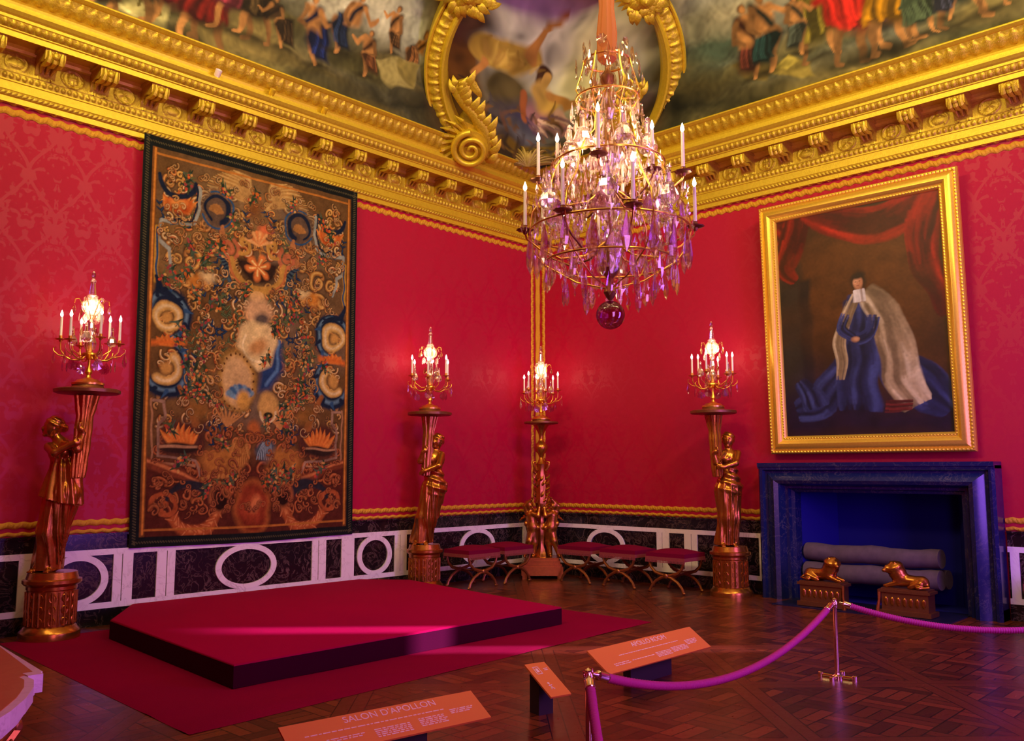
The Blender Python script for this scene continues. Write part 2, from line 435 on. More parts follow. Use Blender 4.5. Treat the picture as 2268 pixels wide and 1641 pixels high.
# ================================================================== THE ROOM
XW, YF, ZT = -11.6, -10.6, 9.0
struct('floor', MB().add([(XW, YF, 0), (1.0, YF, 0), (1.0, .1, 0), (XW, .1, 0)], [(0, 1, 2, 3)]), M_PARQ, smooth=False)
struct('wall_left', MB().box2((XW-.1, 0, 0), (.1, .12, 6.365)), M_DAM, smooth=False)
FY0, FY1, FZ = -4.43, -6.47, 1.37           # hearth opening
WY0, WY1 = SLY+.27, SLY-.27
mb = MB(); mb.box2((0, 0, 0), (.12, FY0, 6.365)); mb.box2((0, FY1, 0), (.12, WY0, 6.365)); mb.box2((0, WY1, 0), (.12, YF, 6.365)); mb.box2((0, WY0, 0), (.12, WY1, .40)); mb.box2((0, WY0, 2.45), (.12, WY1, 6.365)); mb.box2((0, FY0, FZ), (.12, FY1, 6.365))
struct('wall_right', mb, M_DAM, smooth=False)
struct('wall_back', MB().box2((XW-.12, YF, 0), (XW, 0, ZT)), M_BACKW, smooth=False)
mb = MB(); xs = [XW, -8.9, -7.1, -3.9, -2.1, 0]
mb.box2((xs[0], YF-.12, 0), (xs[1], YF, ZT)); mb.box2((xs[2], YF-.12, 0), (xs[3], YF, ZT)); mb.box2((xs[4], YF-.12, 0), (xs[5], YF, ZT))
for i in (1, 3): mb.box2((xs[i], YF-.12, 4.2), (xs[i+1], YF, ZT)); mb.box2((xs[i], YF-.12, 0), (xs[i+1], YF, .4))
struct('wall_front', mb, M_BACKW, smooth=False)
for k, x0 in ((1, -8.9), (2, -3.9)):
    mb = MB()
    for x in (x0+.03, x0+.9, x0+1.77): mb.box2((x-.035, YF-.1, .4), (x+.035, YF-.03, 4.2))
    for z in (.44, 1.7, 2.95, 4.16): mb.box2((x0, YF-.1, z-.035), (x0+1.8, YF-.03, z+.035))
    wo = struct('window_%d' % k, mb, M_GLASSW, smooth=False)
    MB().box2((x0, YF-.16, .35), (x0+1.8, YF-.13, 4.25)).build('sun_blocker', M_GLASSW, wo, smooth=False)  # added unseen sheet that keeps the low sun out of this window
mb = MB(); mb.box2((0, WY0, .40), (.10, WY0+.04, 2.45)); mb.box2((0, WY1, .40), (.10, WY1-.04, 2.45)); struct('window_3', mb, M_GLASSW, smooth=False)

def cove_p(z): return .59+.10*(z-6.36)+.18*(z-6.36)**2
# ---- painted vault
zs = np.concatenate([np.linspace(6.365, 8.05, 150), np.linspace(8.1, 8.95, 12)])
nl, na, nr = 520, 110, 500
P = np.zeros((len(zs), nl+na+nr, 3))
for i, z in enumerate(zs):
    p = cove_p(z); r = .12+.35*(z-6.36)
    s = np.linspace(11.5, p+r, nl, endpoint=False); P[i, :nl] = np.stack([-s, -p+0*s, z+0*s], -1)
    a = np.linspace(0, PI/2, na, endpoint=False); P[i, nl:nl+na] = np.stack([-(p+r)+r*np.sin(a), -(p+r)+r*np.cos(a), z+0*a], -1)
    s = np.linspace(p+r, 10.5, nr); P[i, nl+na:] = np.stack([-p+0*s, -s, z+0*s], -1)
C = np.zeros(P.shape)
def person_paint(cv, x, y, h, robe, skin=(168, 116, 66), lean=0., sit=False, arm=1, hair=(84, 56, 32), dk=.45):
    """a small generic robed figure, foot at x,y"""
    rb = tuple(int(c*dk) for c in robe); md = tuple(int(c*.75) for c in robe); L = lambda t: x+lean*h*t; r_ = random.Random(int(x*1000)); sk2 = tuple(int(c*.7) for c in skin)
    cv.ell(x, y, .16*h, .03*h, (36, 30, 16), soft=.8, al=.8)
    if sit:
        cv.stroke([(L(.1)+.02*h, y), (L(.1)+.06*h, y+.16*h), (L(.1)+.12*h, y+.30*h)], [.022*h, .04*h, .05*h], skin)
        cv.poly([(x-.16*h, y+.08*h), (x+.02*h, y+.05*h), (L(.1)+.18*h, y+.26*h), (L(.1)+.10*h, y+.38*h), (x-.08*h, y+.46*h)], rb, .03*h)
        for q in range(7): cv.stroke([(x-.12*h+.03*h*q, y+.12*h), (x-.06*h+.02*h*q, y+.38*h)], [.012*h, .008*h], r_.choice([robe, md, rb]), .9)
        top = y+.34*h
    else:
        for q, sg in ((-.10, -1), (.11, 1)):
            cv.stroke([(x+q*h*1.25+.04*h, y-.004*h), (x+q*1.2*h, y+.01*h), (x+q*h, y+.14*h), (L(.2)+q*.4*h, y+.28*h)], [.014*h, .016*h, .028*h, .036*h], skin if sg > 0 else sk2)
        cv.poly([(x-.15*h, y+.20*h), (x+.05*h, y+.12*h), (x+.17*h, y+.17*h), (L(.6)+.13*h, y+.58*h), (L(.6)-.12*h, y+.6*h)], rb, .03*h)
        for q in range(11):
            qq = (q/10-.5)*2; cv.stroke([(x+qq*.14*h, y+(.17+.05*r_.random())*h), (L(.3)+qq*.12*h+.02*h*math.sin(q*2), y+.36*h), (L(.5)+qq*.09*h, y+.56*h)], [.014*h, .012*h, .006*h], r_.choice([robe, md, rb, robe]), .9)
        cv.stroke([(L(.5)-.15*h, y+.36*h), (L(.5)+.02*h, y+.44*h), (L(.5)+.16*h, y+.40*h)], [.02*h, .035*h, .015*h], md, .7)
        top = y+.55*h
    sx = L(.7)
    cv.poly([(L(.5)-.10*h, top-.02*h), (L(.5)+.10*h, top-.02*h), (sx+.115*h, top+.19*h), (sx, top+.235*h), (sx-.11*h, top+.18*h)], skin if r_.random() < .5 else md, .03*h)
    cv.stroke([(sx-.08*h, top+.2*h), (sx+.08*h, top+.02*h)], [.035*h, .025*h], rb, .8)
    cv.stroke([(sx+arm*.09*h, top+.18*h), (sx+arm*.19*h, top+.08*h), (sx+arm*.29*h, top+.15*h)], [.034*h, .026*h, .014*h], skin, .5)
    cv.stroke([(sx-arm*.09*h, top+.17*h), (sx-arm*.15*h, top+.04*h), (sx-arm*.06*h, top-.01*h)], [.034*h, .026*h, .014*h], sk2, .5)
    cv.ell(sx+.005*h, top+.285*h, .048*h, .052*h, hair, soft=.3); cv.ell(sx+arm*.012*h, top+.272*h, .032*h, .044*h, skin, soft=.4)
# left cove
zz = np.repeat(zs[:, None]-.145, nl, 1); cv = Canvas(-P[:, :nl, 0], zz, (88, 84, 66), (.035, 14))
def S_(px, py): q = onL(px, py, .74); return -q[0], q[2]-.145
for i in range(60):
    x = rng.uniform(1.8, 11.5); cv.ell(x, 7.15+rng.uniform(0, 1.2), rng.uniform(.4, 1.2), rng.uniform(.1, .35), rng.choice([(150, 150, 150), (178, 172, 150), (112, 122, 138), (140, 138, 128), (190, 186, 172)]), soft=.7, al=.7)
for i in range(90):
    x = rng.uniform(1.5, 11.5); z = 6.2+rng.random()**1.3*.75
    cv.ell(x, z, rng.uniform(.2, .7), rng.uniform(.04, .16), rng.choice([(70, 60, 26), (110, 94, 50), (46, 42, 20), (90, 84, 48), (58, 50, 30), (128, 110, 62)]), soft=.8, al=.75)
cv.poly([(4.2, 6.2), (1.2, 6.2), (1.2, 7.4), (3.0, 6.9)], (34, 32, 22), .3)
cv.ell(*S_(930, 60), .55, .4, (132, 134, 128), soft=.8); cv.ell(*S_(800, 10), .5, .25, (186, 180, 160), soft=.7)
cv.poly([S_(680, 0), S_(760, 0), S_(735, 50), S_(665, 40)], (170, 164, 146), .03)
x, y = S_(345, 10); cv.poly([(x+.35, y-.12), (x-.18, y-.2), (x-.2, y+.3), (x+.4, y+.3)], (176, 164, 110), .03)
cv.stroke(spiral(x, y, .13, 0, 1.7), .014, (104, 90, 40)); cv.stroke([(x+.5, y-.02), (x-.15, y-.24)], .022, (196, 184, 130))
for px, py, hh, rb, ln, st, am in [(400, 62, 2.0, (120, 14, 20), -.1, 0, 1), (458, 96, 1.9, (120, 26, 20), -.1, 0, 1), (525, 66, 1.7, (170, 60, 80), .05, 0, -1), (575, 80, 1.5, (80, 62, 36), .1, 0, 1), (300, 40, 1.8, (80, 60, 40), 0, 0, 1),
        (640, 104, .8, (70, 50, 30), .35, 1, 1), (712, 140, 1.15, (30, 44, 110), .2, 1, -1), (748, 110, 1.1, (36, 50, 84), -.25, 1, -1), (822, 165, .85, (130, 78, 44), .1, 1, 1), (905, 160, .85, (140, 90, 48), -.25, 1, -1), (865, 120, .8, (110, 76, 44), .1, 1, 1), (240, 20, 1.1, (90, 60, 30), 0, 0, 1), (120, -30, 1.1, (60, 70, 90), 0, 0, 1)]:
    x, y = S_(px, py); person_paint(cv, x, y, hh, rb, lean=ln, sit=st, arm=am)
cv.poly([S_(835, 130), S_(880, 128), S_(925, 150), S_(920, 190), S_(880, 190), S_(850, 165)], (150, 136, 84), .02)
cv.poly([S_(880, 128), S_(925, 150), S_(920, 190), S_(888, 165)], (118, 104, 56), .02)
cv.noise(.22, 9, 3); cv.noise(.12, 28, 4); C[:, :nl] = cv.c
# right cove
zz = np.repeat(zs[:, None]-.145, nr, 1); cv = Canvas(-P[:, nl+na:, 1], zz, (92, 92, 76), (.035, 14))
def S_(px, py): q = onR(px, py, .74); return -q[1], q[2]-.145
for i in range(60):
    x = rng.uniform(1.8, 10.5); cv.ell(x, 7.2+rng.uniform(0, 1.2), rng.uniform(.4, 1.2), rng.uniform(.1, .35), rng.choice([(120, 126, 130), (150, 146, 128), (96, 104, 120), (130, 128, 112)]), soft=.7, al=.7)
for i in range(90):
    x = rng.uniform(1.5, 10.5); z = 6.2+rng.random()**1.3*.8
    cv.ell(x, z, rng.uniform(.2, .7), rng.uniform(.04, .16), rng.choice([(60, 54, 26), (104, 92, 50), (44, 42, 22), (84, 82, 52), (56, 58, 44), (118, 104, 60)]), soft=.8, al=.75)
cv.poly([(4.6, 6.2), (1.2, 6.2), (1.2, 7.2), (3.2, 6.9)], (30, 30, 20), .3)
cv.ell(*S_(1590, 100), .45, .3, (62, 76, 62), soft=.6); cv.ell(*S_(1640, 40), .6, .16, (146, 138, 112), soft=.8)
cv.poly([S_(1690, 150), S_(1740, 118), S_(1790, 128), S_(1790, 165), S_(1720, 165)], (128, 112, 52), .02)
cv.poly([S_(1620, 150), S_(1660, 125), S_(1700, 135), S_(1690, 175), S_(1640, 170)], (96, 82, 40), .02)
cv.poly([S_(1705, 145), S_(1740, 118), S_(1760, 128), S_(1738, 150)], (176, 158, 70), .015)
for px, py, hh, rb, ln, st, am in [(1662, 168, 1.3, (112, 52, 40), .0, 1, 1), (1695, 150, 1.4, (36, 66, 64), .05, 1, 1), (1805, 122, 1.5, (140, 124, 44), .0, 0, -1), (1765, 110, 1.0, (80, 88, 76), .05, 1, 1), (1945, 108, 2.0, (70, 44, 90), .05, 0, 1), (1890, 118, 2.1, (204, 40, 30), -.08, 0, 1), (1968, 100, 2.0, (204, 140, 20), .12, 0, -1), (2120, 40, 1.8, (60, 74, 60), 0, 0, 1),
        (2030, 75, 1.1, (70, 84, 60), .0, 0, -1), (2090, 30, .9, (60, 60, 80), .1, 1, 1), (2190, 10, 1., (90, 60, 40), 0, 0, 1)]:
    x, y = S_(px, py); person_paint(cv, x, y, hh, rb, lean=ln, sit=st, arm=am)
cv.noise(.22, 9, 5); cv.noise(.12, 28, 6); C[:, nl+na:] = cv.c
# inside the corner ring (worked out face-on to the diagonal)
UU = (P[..., 0]-P[..., 1])/2**.5; cv = Canvas(UU, P[..., 2], (58, 46, 28)); cv.c = C
kk = (np.abs(UU) < 1.75)
cc = Canvas(UU, P[..., 2]-.145, (58, 46, 28), (.05, 12))
cc.ell(.15, 7.6, 1.25, .85, (196, 192, 176), soft=.35); cc.ell(-.75, 7.35, .22, .45, (180, 182, 180), soft=.3); cc.ell(.75, 7.3, .4, .6, (204, 196, 160), soft=.3)
cc.ell(-1.35, 7.1, .45, .75, (92, 56, 18), soft=.3); cc.ell(-1.2, 7.75, .5, .25, (70, 44, 30), soft=.4)
for i in range(26): cc.ell(rng.uniform(-1.2, 1.3), rng.uniform(6.3, 6.9), rng.uniform(.1, .4), rng.uniform(.05, .15), rng.choice([(66, 50, 36), (44, 34, 24), (88, 64, 36), (84, 84, 92), (54, 44, 44)]), soft=.7, al=.8)
cc.ell(-.55, 7.1, .42, .38, (84, 72, 42), soft=.4); cc.ell(-.15, 6.85, .5, .22, (62, 58, 84), soft=.5)
cc.stroke([(-1.0, 7.45), (-.5, 7.55), (-.1, 7.62)], [.10, .18, .10], (170, 138, 56)); cc.stroke([(-.9, 7.4), (-1.05, 7.15)], [.05, .03], (176, 120, 62))
cc.stroke([(-.2, 7.6), (.0, 7.95), (.3, 8.0)], [.08, .05, .03], (160, 110, 52)); cc.ell(.0, 7.42, .13, .15, (70, 44, 26)); cc.ell(.06, 7.38, .07, .1, (190, 150, 80))
cc.stroke([(.0, 7.2), (.1, 7.05)], [.15, .14], (184, 146, 76)); cc.stroke([(.12, 7.2), (.35, 7.0), (.65, 7.02)], [.06, .05, .03], (170, 120, 66))
cc.stroke([(-.15, 7.0), (.2, 6.8), (.3, 6.72)], [.12, .15, .08], (150, 104, 110)); cc.stroke([(-.02, 6.95), (.26, 6.72)], [.03, .03], (206, 168, 160)); cc.stroke([(-.3, 7.15), (-.28, 6.85)], [.06, .05], (150, 84, 46))
cc.stroke([(.62, 6.6), (.72, 6.95)], [.16, .12], (150, 104, 26)); cc.ell(-.2, 6.62, .4, .14, (96, 98, 106), soft=.6, al=.7)
cc.poly([(-1.2, 6.42), (1.2, 6.42), (1.2, 6.5), (-1.2, 6.5)], (120, 92, 30), .02); cc.poly([(-1.2, 6.36), (1.2, 6.36), (1.2, 6.4), (-1.2, 6.4)], (146, 112, 34), .012)
for i in range(90):
    x = rng.uniform(-1.2, 1.2); y = rng.uniform(6.3, 6.95); a = rng.uniform(0, 3.1); L = rng.uniform(.08, .25)
    cc.stroke([(x, y), (x+L*.5*math.cos(a), y+L*.5*math.sin(a)+.03), (x+L*math.cos(a), y+L*math.sin(a))], [.03, .024, .006], rng.choice([(96, 66, 34), (50, 38, 28), (120, 84, 40), (70, 62, 66), (36, 28, 22), (110, 76, 60)]), .8, .8)
for i in range(26):
    x = rng.uniform(-.25, .35); y = 6.72+rng.uniform(0, .28); cc.stroke([(x, y), (x+.10, y-.05), (x+.16, y-.12)], [.02, .018, .005], rng.choice([(190, 150, 146), (120, 84, 100), (90, 66, 96), (206, 170, 160)]), .8, .8)
for i in range(22):
    x = rng.uniform(-1.0, -.1); cc.stroke([(x, 7.42+rng.uniform(-.05, .1)), (x+.14, 7.5+rng.uniform(-.05, .15))], [.03, .01], rng.choice([(196, 166, 76), (140, 108, 40), (170, 134, 60)]), .8, .7)
cc.noise(.2, 12, 8); w_ = np.clip((1.75-np.abs(UU))/.25, 0, 1)[..., None]*(P[..., 0]+P[..., 1] > -4.6-2*(P[..., 2]-6.35))[..., None]
C = C*(1-w_)+cc.c*w_
o = paint_grid('ceiling', P, C, M_FRESCO); o['kind'] = 'structure'
M_CEIL2 = mat('upper_ceiling', (.42, .34, .2), .8)
pz = cove_p(8.95); struct('ceiling', MB().box2((XW, YF, 8.95), (-pz+.3, -pz+.3, 9.05)), M_CEIL2, smooth=False)
# small closing strips above the far walls (behind the camera)
struct('ceiling', MB().box2((XW, -.575, 6.366), (.12, .12, 6.384)).box2((-.575, YF, 6.366), (.12, .12, 6.384)), M_PLASTER, smooth=False)

# ---- cornice with carved bands
def band(mb, W, S, a, b, hf, ds=.012, nv=10):
    """relief strip between profile points a and b; hf(s, v) gives its height"""
    a = np.array(a); b = np.array(b); t = (b-a)/np.linalg.norm(b-a); nrm = np.array([t[1], -t[0]])
    if nrm[0] < 0: nrm = -nrm
    ns = int((S-.6)/ds); v = np.linspace(0, 1, nv)
    pr = a+(b-a)*v[:, None]; s = pr[:, 0:1]+(S-pr[:, 0:1])*np.linspace(0, 1, ns)[None, :]
    h = hf(s, v[:, None]*np.ones_like(s))
    p = pr[:, 0:1]+h*nrm[0]; z = pr[:, 1:2]+h*nrm[1]
    P = np.stack([-s, -p, z] if W is WL else [-p, -s, z], -1); mb.grid(P)
def frac(x): return x-np.floor(x)
def h_leaf(s, v):
    u = frac(s/.13)-.5; k = np.abs(u)*2
    leaf = np.clip(1-(k/(.25+.75*np.sin(np.clip(v*1.15, 0, 1)*PI)**.7))**2, 0, 1)
    vein = .35*np.sin(v*34+k*7)*k+.25*np.cos(u*44)
    u2 = frac(s/.13+.5)-.5; l2 = np.exp(-(u2*7)**2)*np.sin(v*PI)
    return .036*np.sin(v*PI)**.4*(leaf*(.7+.5*vein)+.4*l2)
def h_egg(s, v):
    u = frac(s/.075)-.5; e = np.clip(1-(u/.36)**2-((v-.5)/.46)**2, 0, 1)**.5
    dart = np.exp(-((np.abs(u)-.5)*16)**2)*.7
    return .020*np.maximum(e, dart*np.sin(v*PI))
def h_bead(s, v):
    u = frac(s/.062)-.5; return .016*np.clip(1-(u/.36)**2-((v-.5)/.4)**2, 0, 1)**.5
def h_rope(s, v): return .010*np.sin(v*PI)*(1+.8*np.sin((s/.05+v*1.0)*2*PI))
def h_small(s, v): u = frac(s/.05)-.5; return .010*np.exp(-(u*4)**2)*np.sin(v*PI)
MODP = .5455
def h_frieze(s, v):
    k = np.floor((s-.15)/MODP); u = (frac((s-.15)/MODP)-.5)*MODP; y = (v-.5)*.20
    r = np.hypot(u, y*1.15); th = np.arctan2(y, u)
    typ = np.mod(k, 3)
    ring = .6*np.exp(-((r-.105)/.010)**2)
    a = ring+np.clip(1-r/.095, 0, 1)**.5*(.45+.35*np.sin(3*th+1.2)+.2*np.sin(60*u)*np.sin(50*y))
    b = ring+.8*np.exp(-(u/.018)**2)*(np.abs(y) < .07)+.7*np.exp(-((np.abs(u)-.03-.12*np.abs(y))/.012)**2)*(np.abs(y) < .055)+.4*np.exp(-(y/.01)**2)*(np.abs(u) < .05)
    c = .9*np.clip(1-(u/.085)**2-((y+.01)/.055)**2, 0, 1)**.5+.5*np.exp(-((r-.10)/.014)**2)*(np.abs(np.sin(th)) < .75)+.6*np.exp(-(u/.03)**2)*(y > .03)
    out = np.where(typ == 0, a, np.where(typ == 1, b, c))
    fan = .6*np.exp(-((np.abs(u)-.215)/.03)**2)*(.6+.4*np.sin(np.abs(u)*240+y*60))*(y < .06)
    return .026*(out+fan)+.001
PROF = [(.00, 5.305), (.05, 5.305), (.055, 5.36), (.07, 5.366), None, (.08, 5.413), (.088, 5.42), (.088, 5.505), (.10, 5.51), (.10, 5.525), None, (.115, 5.591),
        (.12, 5.60), None, (.12, 5.80), (.145, 5.812), (.155, 5.84), (.18, 5.865), (.39, 5.865), (.39, 5.832), (.45, 5.815), (.455, 5.868), (.47, 5.875), (.472, 5.885), None, (.52, 5.952),
        (.53, 5.958), (.535, 5.985), (.555, 6.0), (.58, 6.03), (.58, 6.055), (.56, 6.06), (.47, 6.06), (.44, 6.075), (.43, 6.105), (.432, 6.15), (.44, 6.175), (.448, 6.185), (.455, 6.193), None, (.57, 6.33),
        (.585, 6.335), (.60, 6.345), (.62, 6.36), (.62, 6.375), (.60, 6.39), (.55, 6.39)]
BANDS = {4: (h_rope, .008, 7), 10: (h_bead, .007, 8), 13: (h_frieze, .010, 24), 24: (h_egg, .008, 8), 39: (h_leaf, .010, 18)}
for W, S, nm, lab in ((WL, 11.5, 'trim_1', 'left'), (WR, 10.5, 'trim_2', 'right')):
    mb = MB(); run = []
    def flush(run):
        for i in range(len(run)-1):
            (p0, z0), (p1, z1) = run[i], run[i+1]
            mb.add([W(p0, p0, z0), W(S, p0, z0), W(S, p1, z1), W(p1, p1, z1)], [(0, 1, 2, 3)])
    for i, q in enumerate(PROF):
        if q is None:
            flush(run); run = []
        else: run.append(q)
    flush(run)
    root = struct(nm, mb, M_GOLD, ang=25, fixn=False)
    for i, nm2 in ((4, 'rope_moulding'), (10, 'bead_moulding'), (13, 'carved_frieze'), (24, 'egg_moulding'), (39, 'leaf_moulding')):
        hf, ds, nv = BANDS[i]; m2 = MB(); band(m2, W, S, PROF[i-1], PROF[i+1], hf, ds, nv)
        m2.build(nm2, M_GOLDR, root, ang=60, fixn=False)
    # modillions
    n = int((S-1)/MODP); proto = None
    off = .15
    for k in range(1, n+1):
        sc = off+MODP*k
        if sc < .66 or sc > S-.3: continue
        m2 = MB(); hw = .098
        side = [(.115, 5.62), (.135, 5.635), (.15, 5.68), (.18, 5.72), (.24, 5.735), (.30, 5.72), (.36, 5.70), (.40, 5.715), (.415, 5.75), (.415, 5.86), (.115, 5.87)]
        cs_ = [W(sc-hw, p, z) for p, z in side]+[W(sc+hw, p, z) for p, z in side]; m_ = len(side)
        m2.add(cs_, [tuple(range(m_)), tuple(reversed(range(m_, 2*m_)))]+[(j, (j+1) % m_, (j+1) % m_+m_, j+m_) for j in range(m_)])
        m2.box2(W(sc-hw-.02, .115, 5.835), W(sc+hw+.02, .435, 5.862))
        for q in (-1, 0, 1):   # acanthus leaf on the face
            m2.tube([W(sc+q*.05, .15, 5.66), W(sc+q*.06, .22, 5.715), W(sc+q*.062, .33, 5.695), W(sc+q*.06, .40, 5.705), W(sc+q*.055, .425, 5.75), W(sc+q*.062, .43, 5.80)], [.012, .02, .03, .032, .028, .016], 7)
        m2.ball(W(sc, .43, 5.755), (.035, .035, .042), 8, 6)
        m2.build('modillion', M_GOLDR, root, ang=40)

# ---- braids
def braid(mb, W, s0, s1, z0, z1, p=.02, vertical=False, wav=.010, per=.13):
    n = int(abs(s1-s0)/.013)+2; s = np.linspace(s0, s1, n)
    v = np.linspace(0, 1, 7)[:, None]
    e0 = z0+wav*np.sin(s*2*PI/per); e1 = z1+wav*np.sin(s*2*PI/per+.6)
    z = e0+(e1-e0)*v; h = .004+p*np.sin(v*PI)**.5*(.8+.25*np.sin((s/per*3+v*.8)*2*PI)); s = s+0*v
    mb.grid(np.stack([-s, -h, z] if W is WL else [-h, -s, z], -1))
mb = MB(); braid(mb, WL, 0.02, 11.5, 5.186, 5.262); braid(mb, WL, .02, 11.5, 5.30, 5.33, .04, wav=.012); struct('trim_3', mb, M_BRAID, fixn=False)
mb = MB(); braid(mb, WR, 0.02, 10.5, 5.186, 5.262); braid(mb, WR, .02, 10.5, 5.30, 5.33, .04, wav=.012); struct('trim_4', mb, M_BRAID, fixn=False)
mb = MB(); braid(mb, WL, .02, 11.5, 1.03, 1.092, wav=.006); braid(mb, WL, .02, 11.5, .952, .992, .015, wav=.006); struct('trim_5', mb, M_BRAID, fixn=False)
mb = MB()
for a, b in ((.02, 4.06), (6.84, 10.5)): braid(mb, WR, a, b, 1.03, 1.092, wav=.006); braid(mb, WR, a, b, .952, .992, .015, wav=.006)
struct('trim_6', mb, M_BRAID, fixn=False)
def vbraid(mb, W, s0, s1, z0, z1, p=.02, per=.13):
    n = int((z1-z0)/.013); z = np.linspace(z0, z1, n)[None, :]; v = np.linspace(0, 1, 7)[:, None]
    wv = .005*np.sin(z*2*PI/per); s = s0+(s1-s0)*v+wv; h = .004+p*np.sin(v*PI)**.5*(.8+.25*np.sin((z/per*3+v*.8)*2*PI)); z = z+0*v
    mb.grid(np.stack([-s, -h, z] if W is WL else [-h, -s, z], -1))
mb = MB(); vbraid(mb, WL, .105, .165, 1.09, 5.19); vbraid(mb, WR, .105, .165, 1.09, 5.19)
zc = np.arange(1.09, 5.19, .013); mb.tube([(-.03, -.03, z) for z in zc[::4]], [.042+.005*math.sin(i) for i in range(len(zc[::4]))], 8)
struct('trim_7', mb, M_BRAID, fixn=False)

# ---- marble dado
def dado(W, segs_dark, name, panels, pil):
    mb = MB()
    for a, b in segs_dark:
        mb.box2(W(a, 0, 0), W(b, .030, .945)); mb.box2(W(a, .03, 0), W(b, .06, .17)); mb.box2(W(a, .03, .925), W(b, .05, .948))
    root = struct(name, mb, M_DMARB, smooth=False); wb = MB(); P0, P1 = .030, .046
    def rect(a, b, z0, z1): wb.box2(W(a, P0, z0), W(b, P1, z1))
    for a, b in segs_dark: rect(a, b, .172, .232); rect(a, b, .722, .782)
    for a, b, cc, rx in panels:
        rect(a, a+.09, .232, .722); rect(b-.09, b, .232, .722)
        if cc is not None:
            n = 48; ri, ro = rx-.075, rx; zi, zo = .20, .262
            vs = []
            for k in range(n):
                t = 2*PI*k/n; c, s_ = math.cos(t), math.sin(t)
                vs += [W(cc+ro*c, P0, .477+zo*s_), W(cc+ro*c, P1+.002, .477+zo*s_), W(cc+ri*c, P1+.002, .477+zi*s_), W(cc+ri*c, P0, .477+zi*s_)]
            wb.add(vs, [(k*4+j, k*4+(j+1) % 4, ((k+1) % n)*4+(j+1) % 4, ((k+1) % n)*4+j) for k in range(n) for j in range(4)])
    for a, b in pil: rect(a, a+.11, .232, .722); rect(b-.11, b, .232, .722)
    wb.build('marble_inlay', M_WMARB, root, ang=20)
dado(WL, [(.05, 11.5)], 'baseboard_left', [(.32, 2.40, 1.41, .37), (2.91, 3.77, 3.34, .29), (4.24, 6.21, 5.235, .40), (6.71, 7.60, 7.155, .31), (8.2, 10.2, 9.2, .40)], [(2.42, 2.90), (3.77, 4.23), (6.22, 6.70), (7.61, 8.15)])
dado(WR, [(.05, 4.03), (6.85, 10.5)], 'baseboard_right', [(.32, 2.40, 1.39, .36), (2.89, 4.0, None, 0), (6.87, 9.0, 7.93, .40)], [(2.41, 2.88)])

# ================================================================== CORNER RING OF THE VAULT
EU, EV, EN, E0 = Vector((1, -1, 0))/2**.5, Vector((-.5, -.5, 2**-.5)), Vector((-.5, -.5, -2**-.5)), Vector((-1.375, -1.375, 6.15))
def D(u, v, n=0.): return E0+EU*u+EV*v+EN*n
def blade(mb, p0, p1, p2, w, nrm, n=7):
    """a bowed leaf with a midrib along a curved path"""
    n0 = len(mb.v)
    for i in range(n):
        t = i/(n-1); c = p0*(1-t)**2+p1*2*t*(1-t)+p2*t*t; tg = ((p1-p0)*(1-t)+(p2-p1)*t).normalized(); sd = tg.cross(nrm).normalized()
        ww = w*max(.04, math.sin(PI*(.12+.88*t))**.7); mb.v += [tuple(c-sd*ww), tuple(c-sd*ww*.5+nrm*ww*.35), tuple(c+nrm*ww*.15), tuple(c+sd*ww*.5+nrm*ww*.35), tuple(c+sd*ww), tuple(c-nrm*ww*.4)]
    mb.f += [(n0+i*6+j, n0+i*6+(j+1) % 6, n0+(i+1)*6+(j+1) % 6, n0+(i+1)*6+j) for i in range(n-1) for j in range(6)]
ring = thing('corner_medallion_frame', 'round gilded stucco frame ending in scrolls at the corner of the painted vault', 'picture frame')
RC = (.09, 1.19)
def ring_pt(a, r, n): return D(RC[0]+r*math.cos(a), RC[1]+r*math.sin(a), n)
A0, A1, NA = math.radians(-30), math.radians(210), 200
prof = [(1.81, -.7), (1.81, .0), (1.805, .045), (1.785, .06), (1.765, .045), (1.755, .02), None, (1.60, .05), (1.59, .085), (1.565, .11), (1.54, .105), (1.52, .07), (1.515, .03), (1.50, .01), (1.49, -.03), (1.49, -.6)]
def sweep(mb, pr):
    n0 = len(mb.v)
    for i in range(NA+1):
        a = A0+(A1-A0)*i/NA
        for r, n in pr: mb.v.append(tuple(ring_pt(a, r, n)))
    m = len(pr); mb.f += [(n0+i*m+j, n0+i*m+j+1, n0+(i+1)*m+j+1, n0+(i+1)*m+j) for i in range(NA) for j in range(m-1)]
mb = MB(); sweep(mb, prof[:6]); sweep(mb, prof[7:]); mb.build('ring_moulding', M_GOLD, ring, ang=30, fixn=False)
mb = MB(); NB = 520; g = np.zeros((NB, 14, 3))
for i in range(NB):
    a = A0+(A1-A0)*i/(NB-1)
    for j in range(14):
        v = j/13; h = float(h_leaf(np.array(a*1.9), np.array(v)))*1.25
        g[i, j] = ring_pt(a, 1.755-(.155)*v, .02+.03*v+h)
mb.grid(g); mb.build('leaf_carving', M_GOLDR, ring, ang=60, fixn=False)
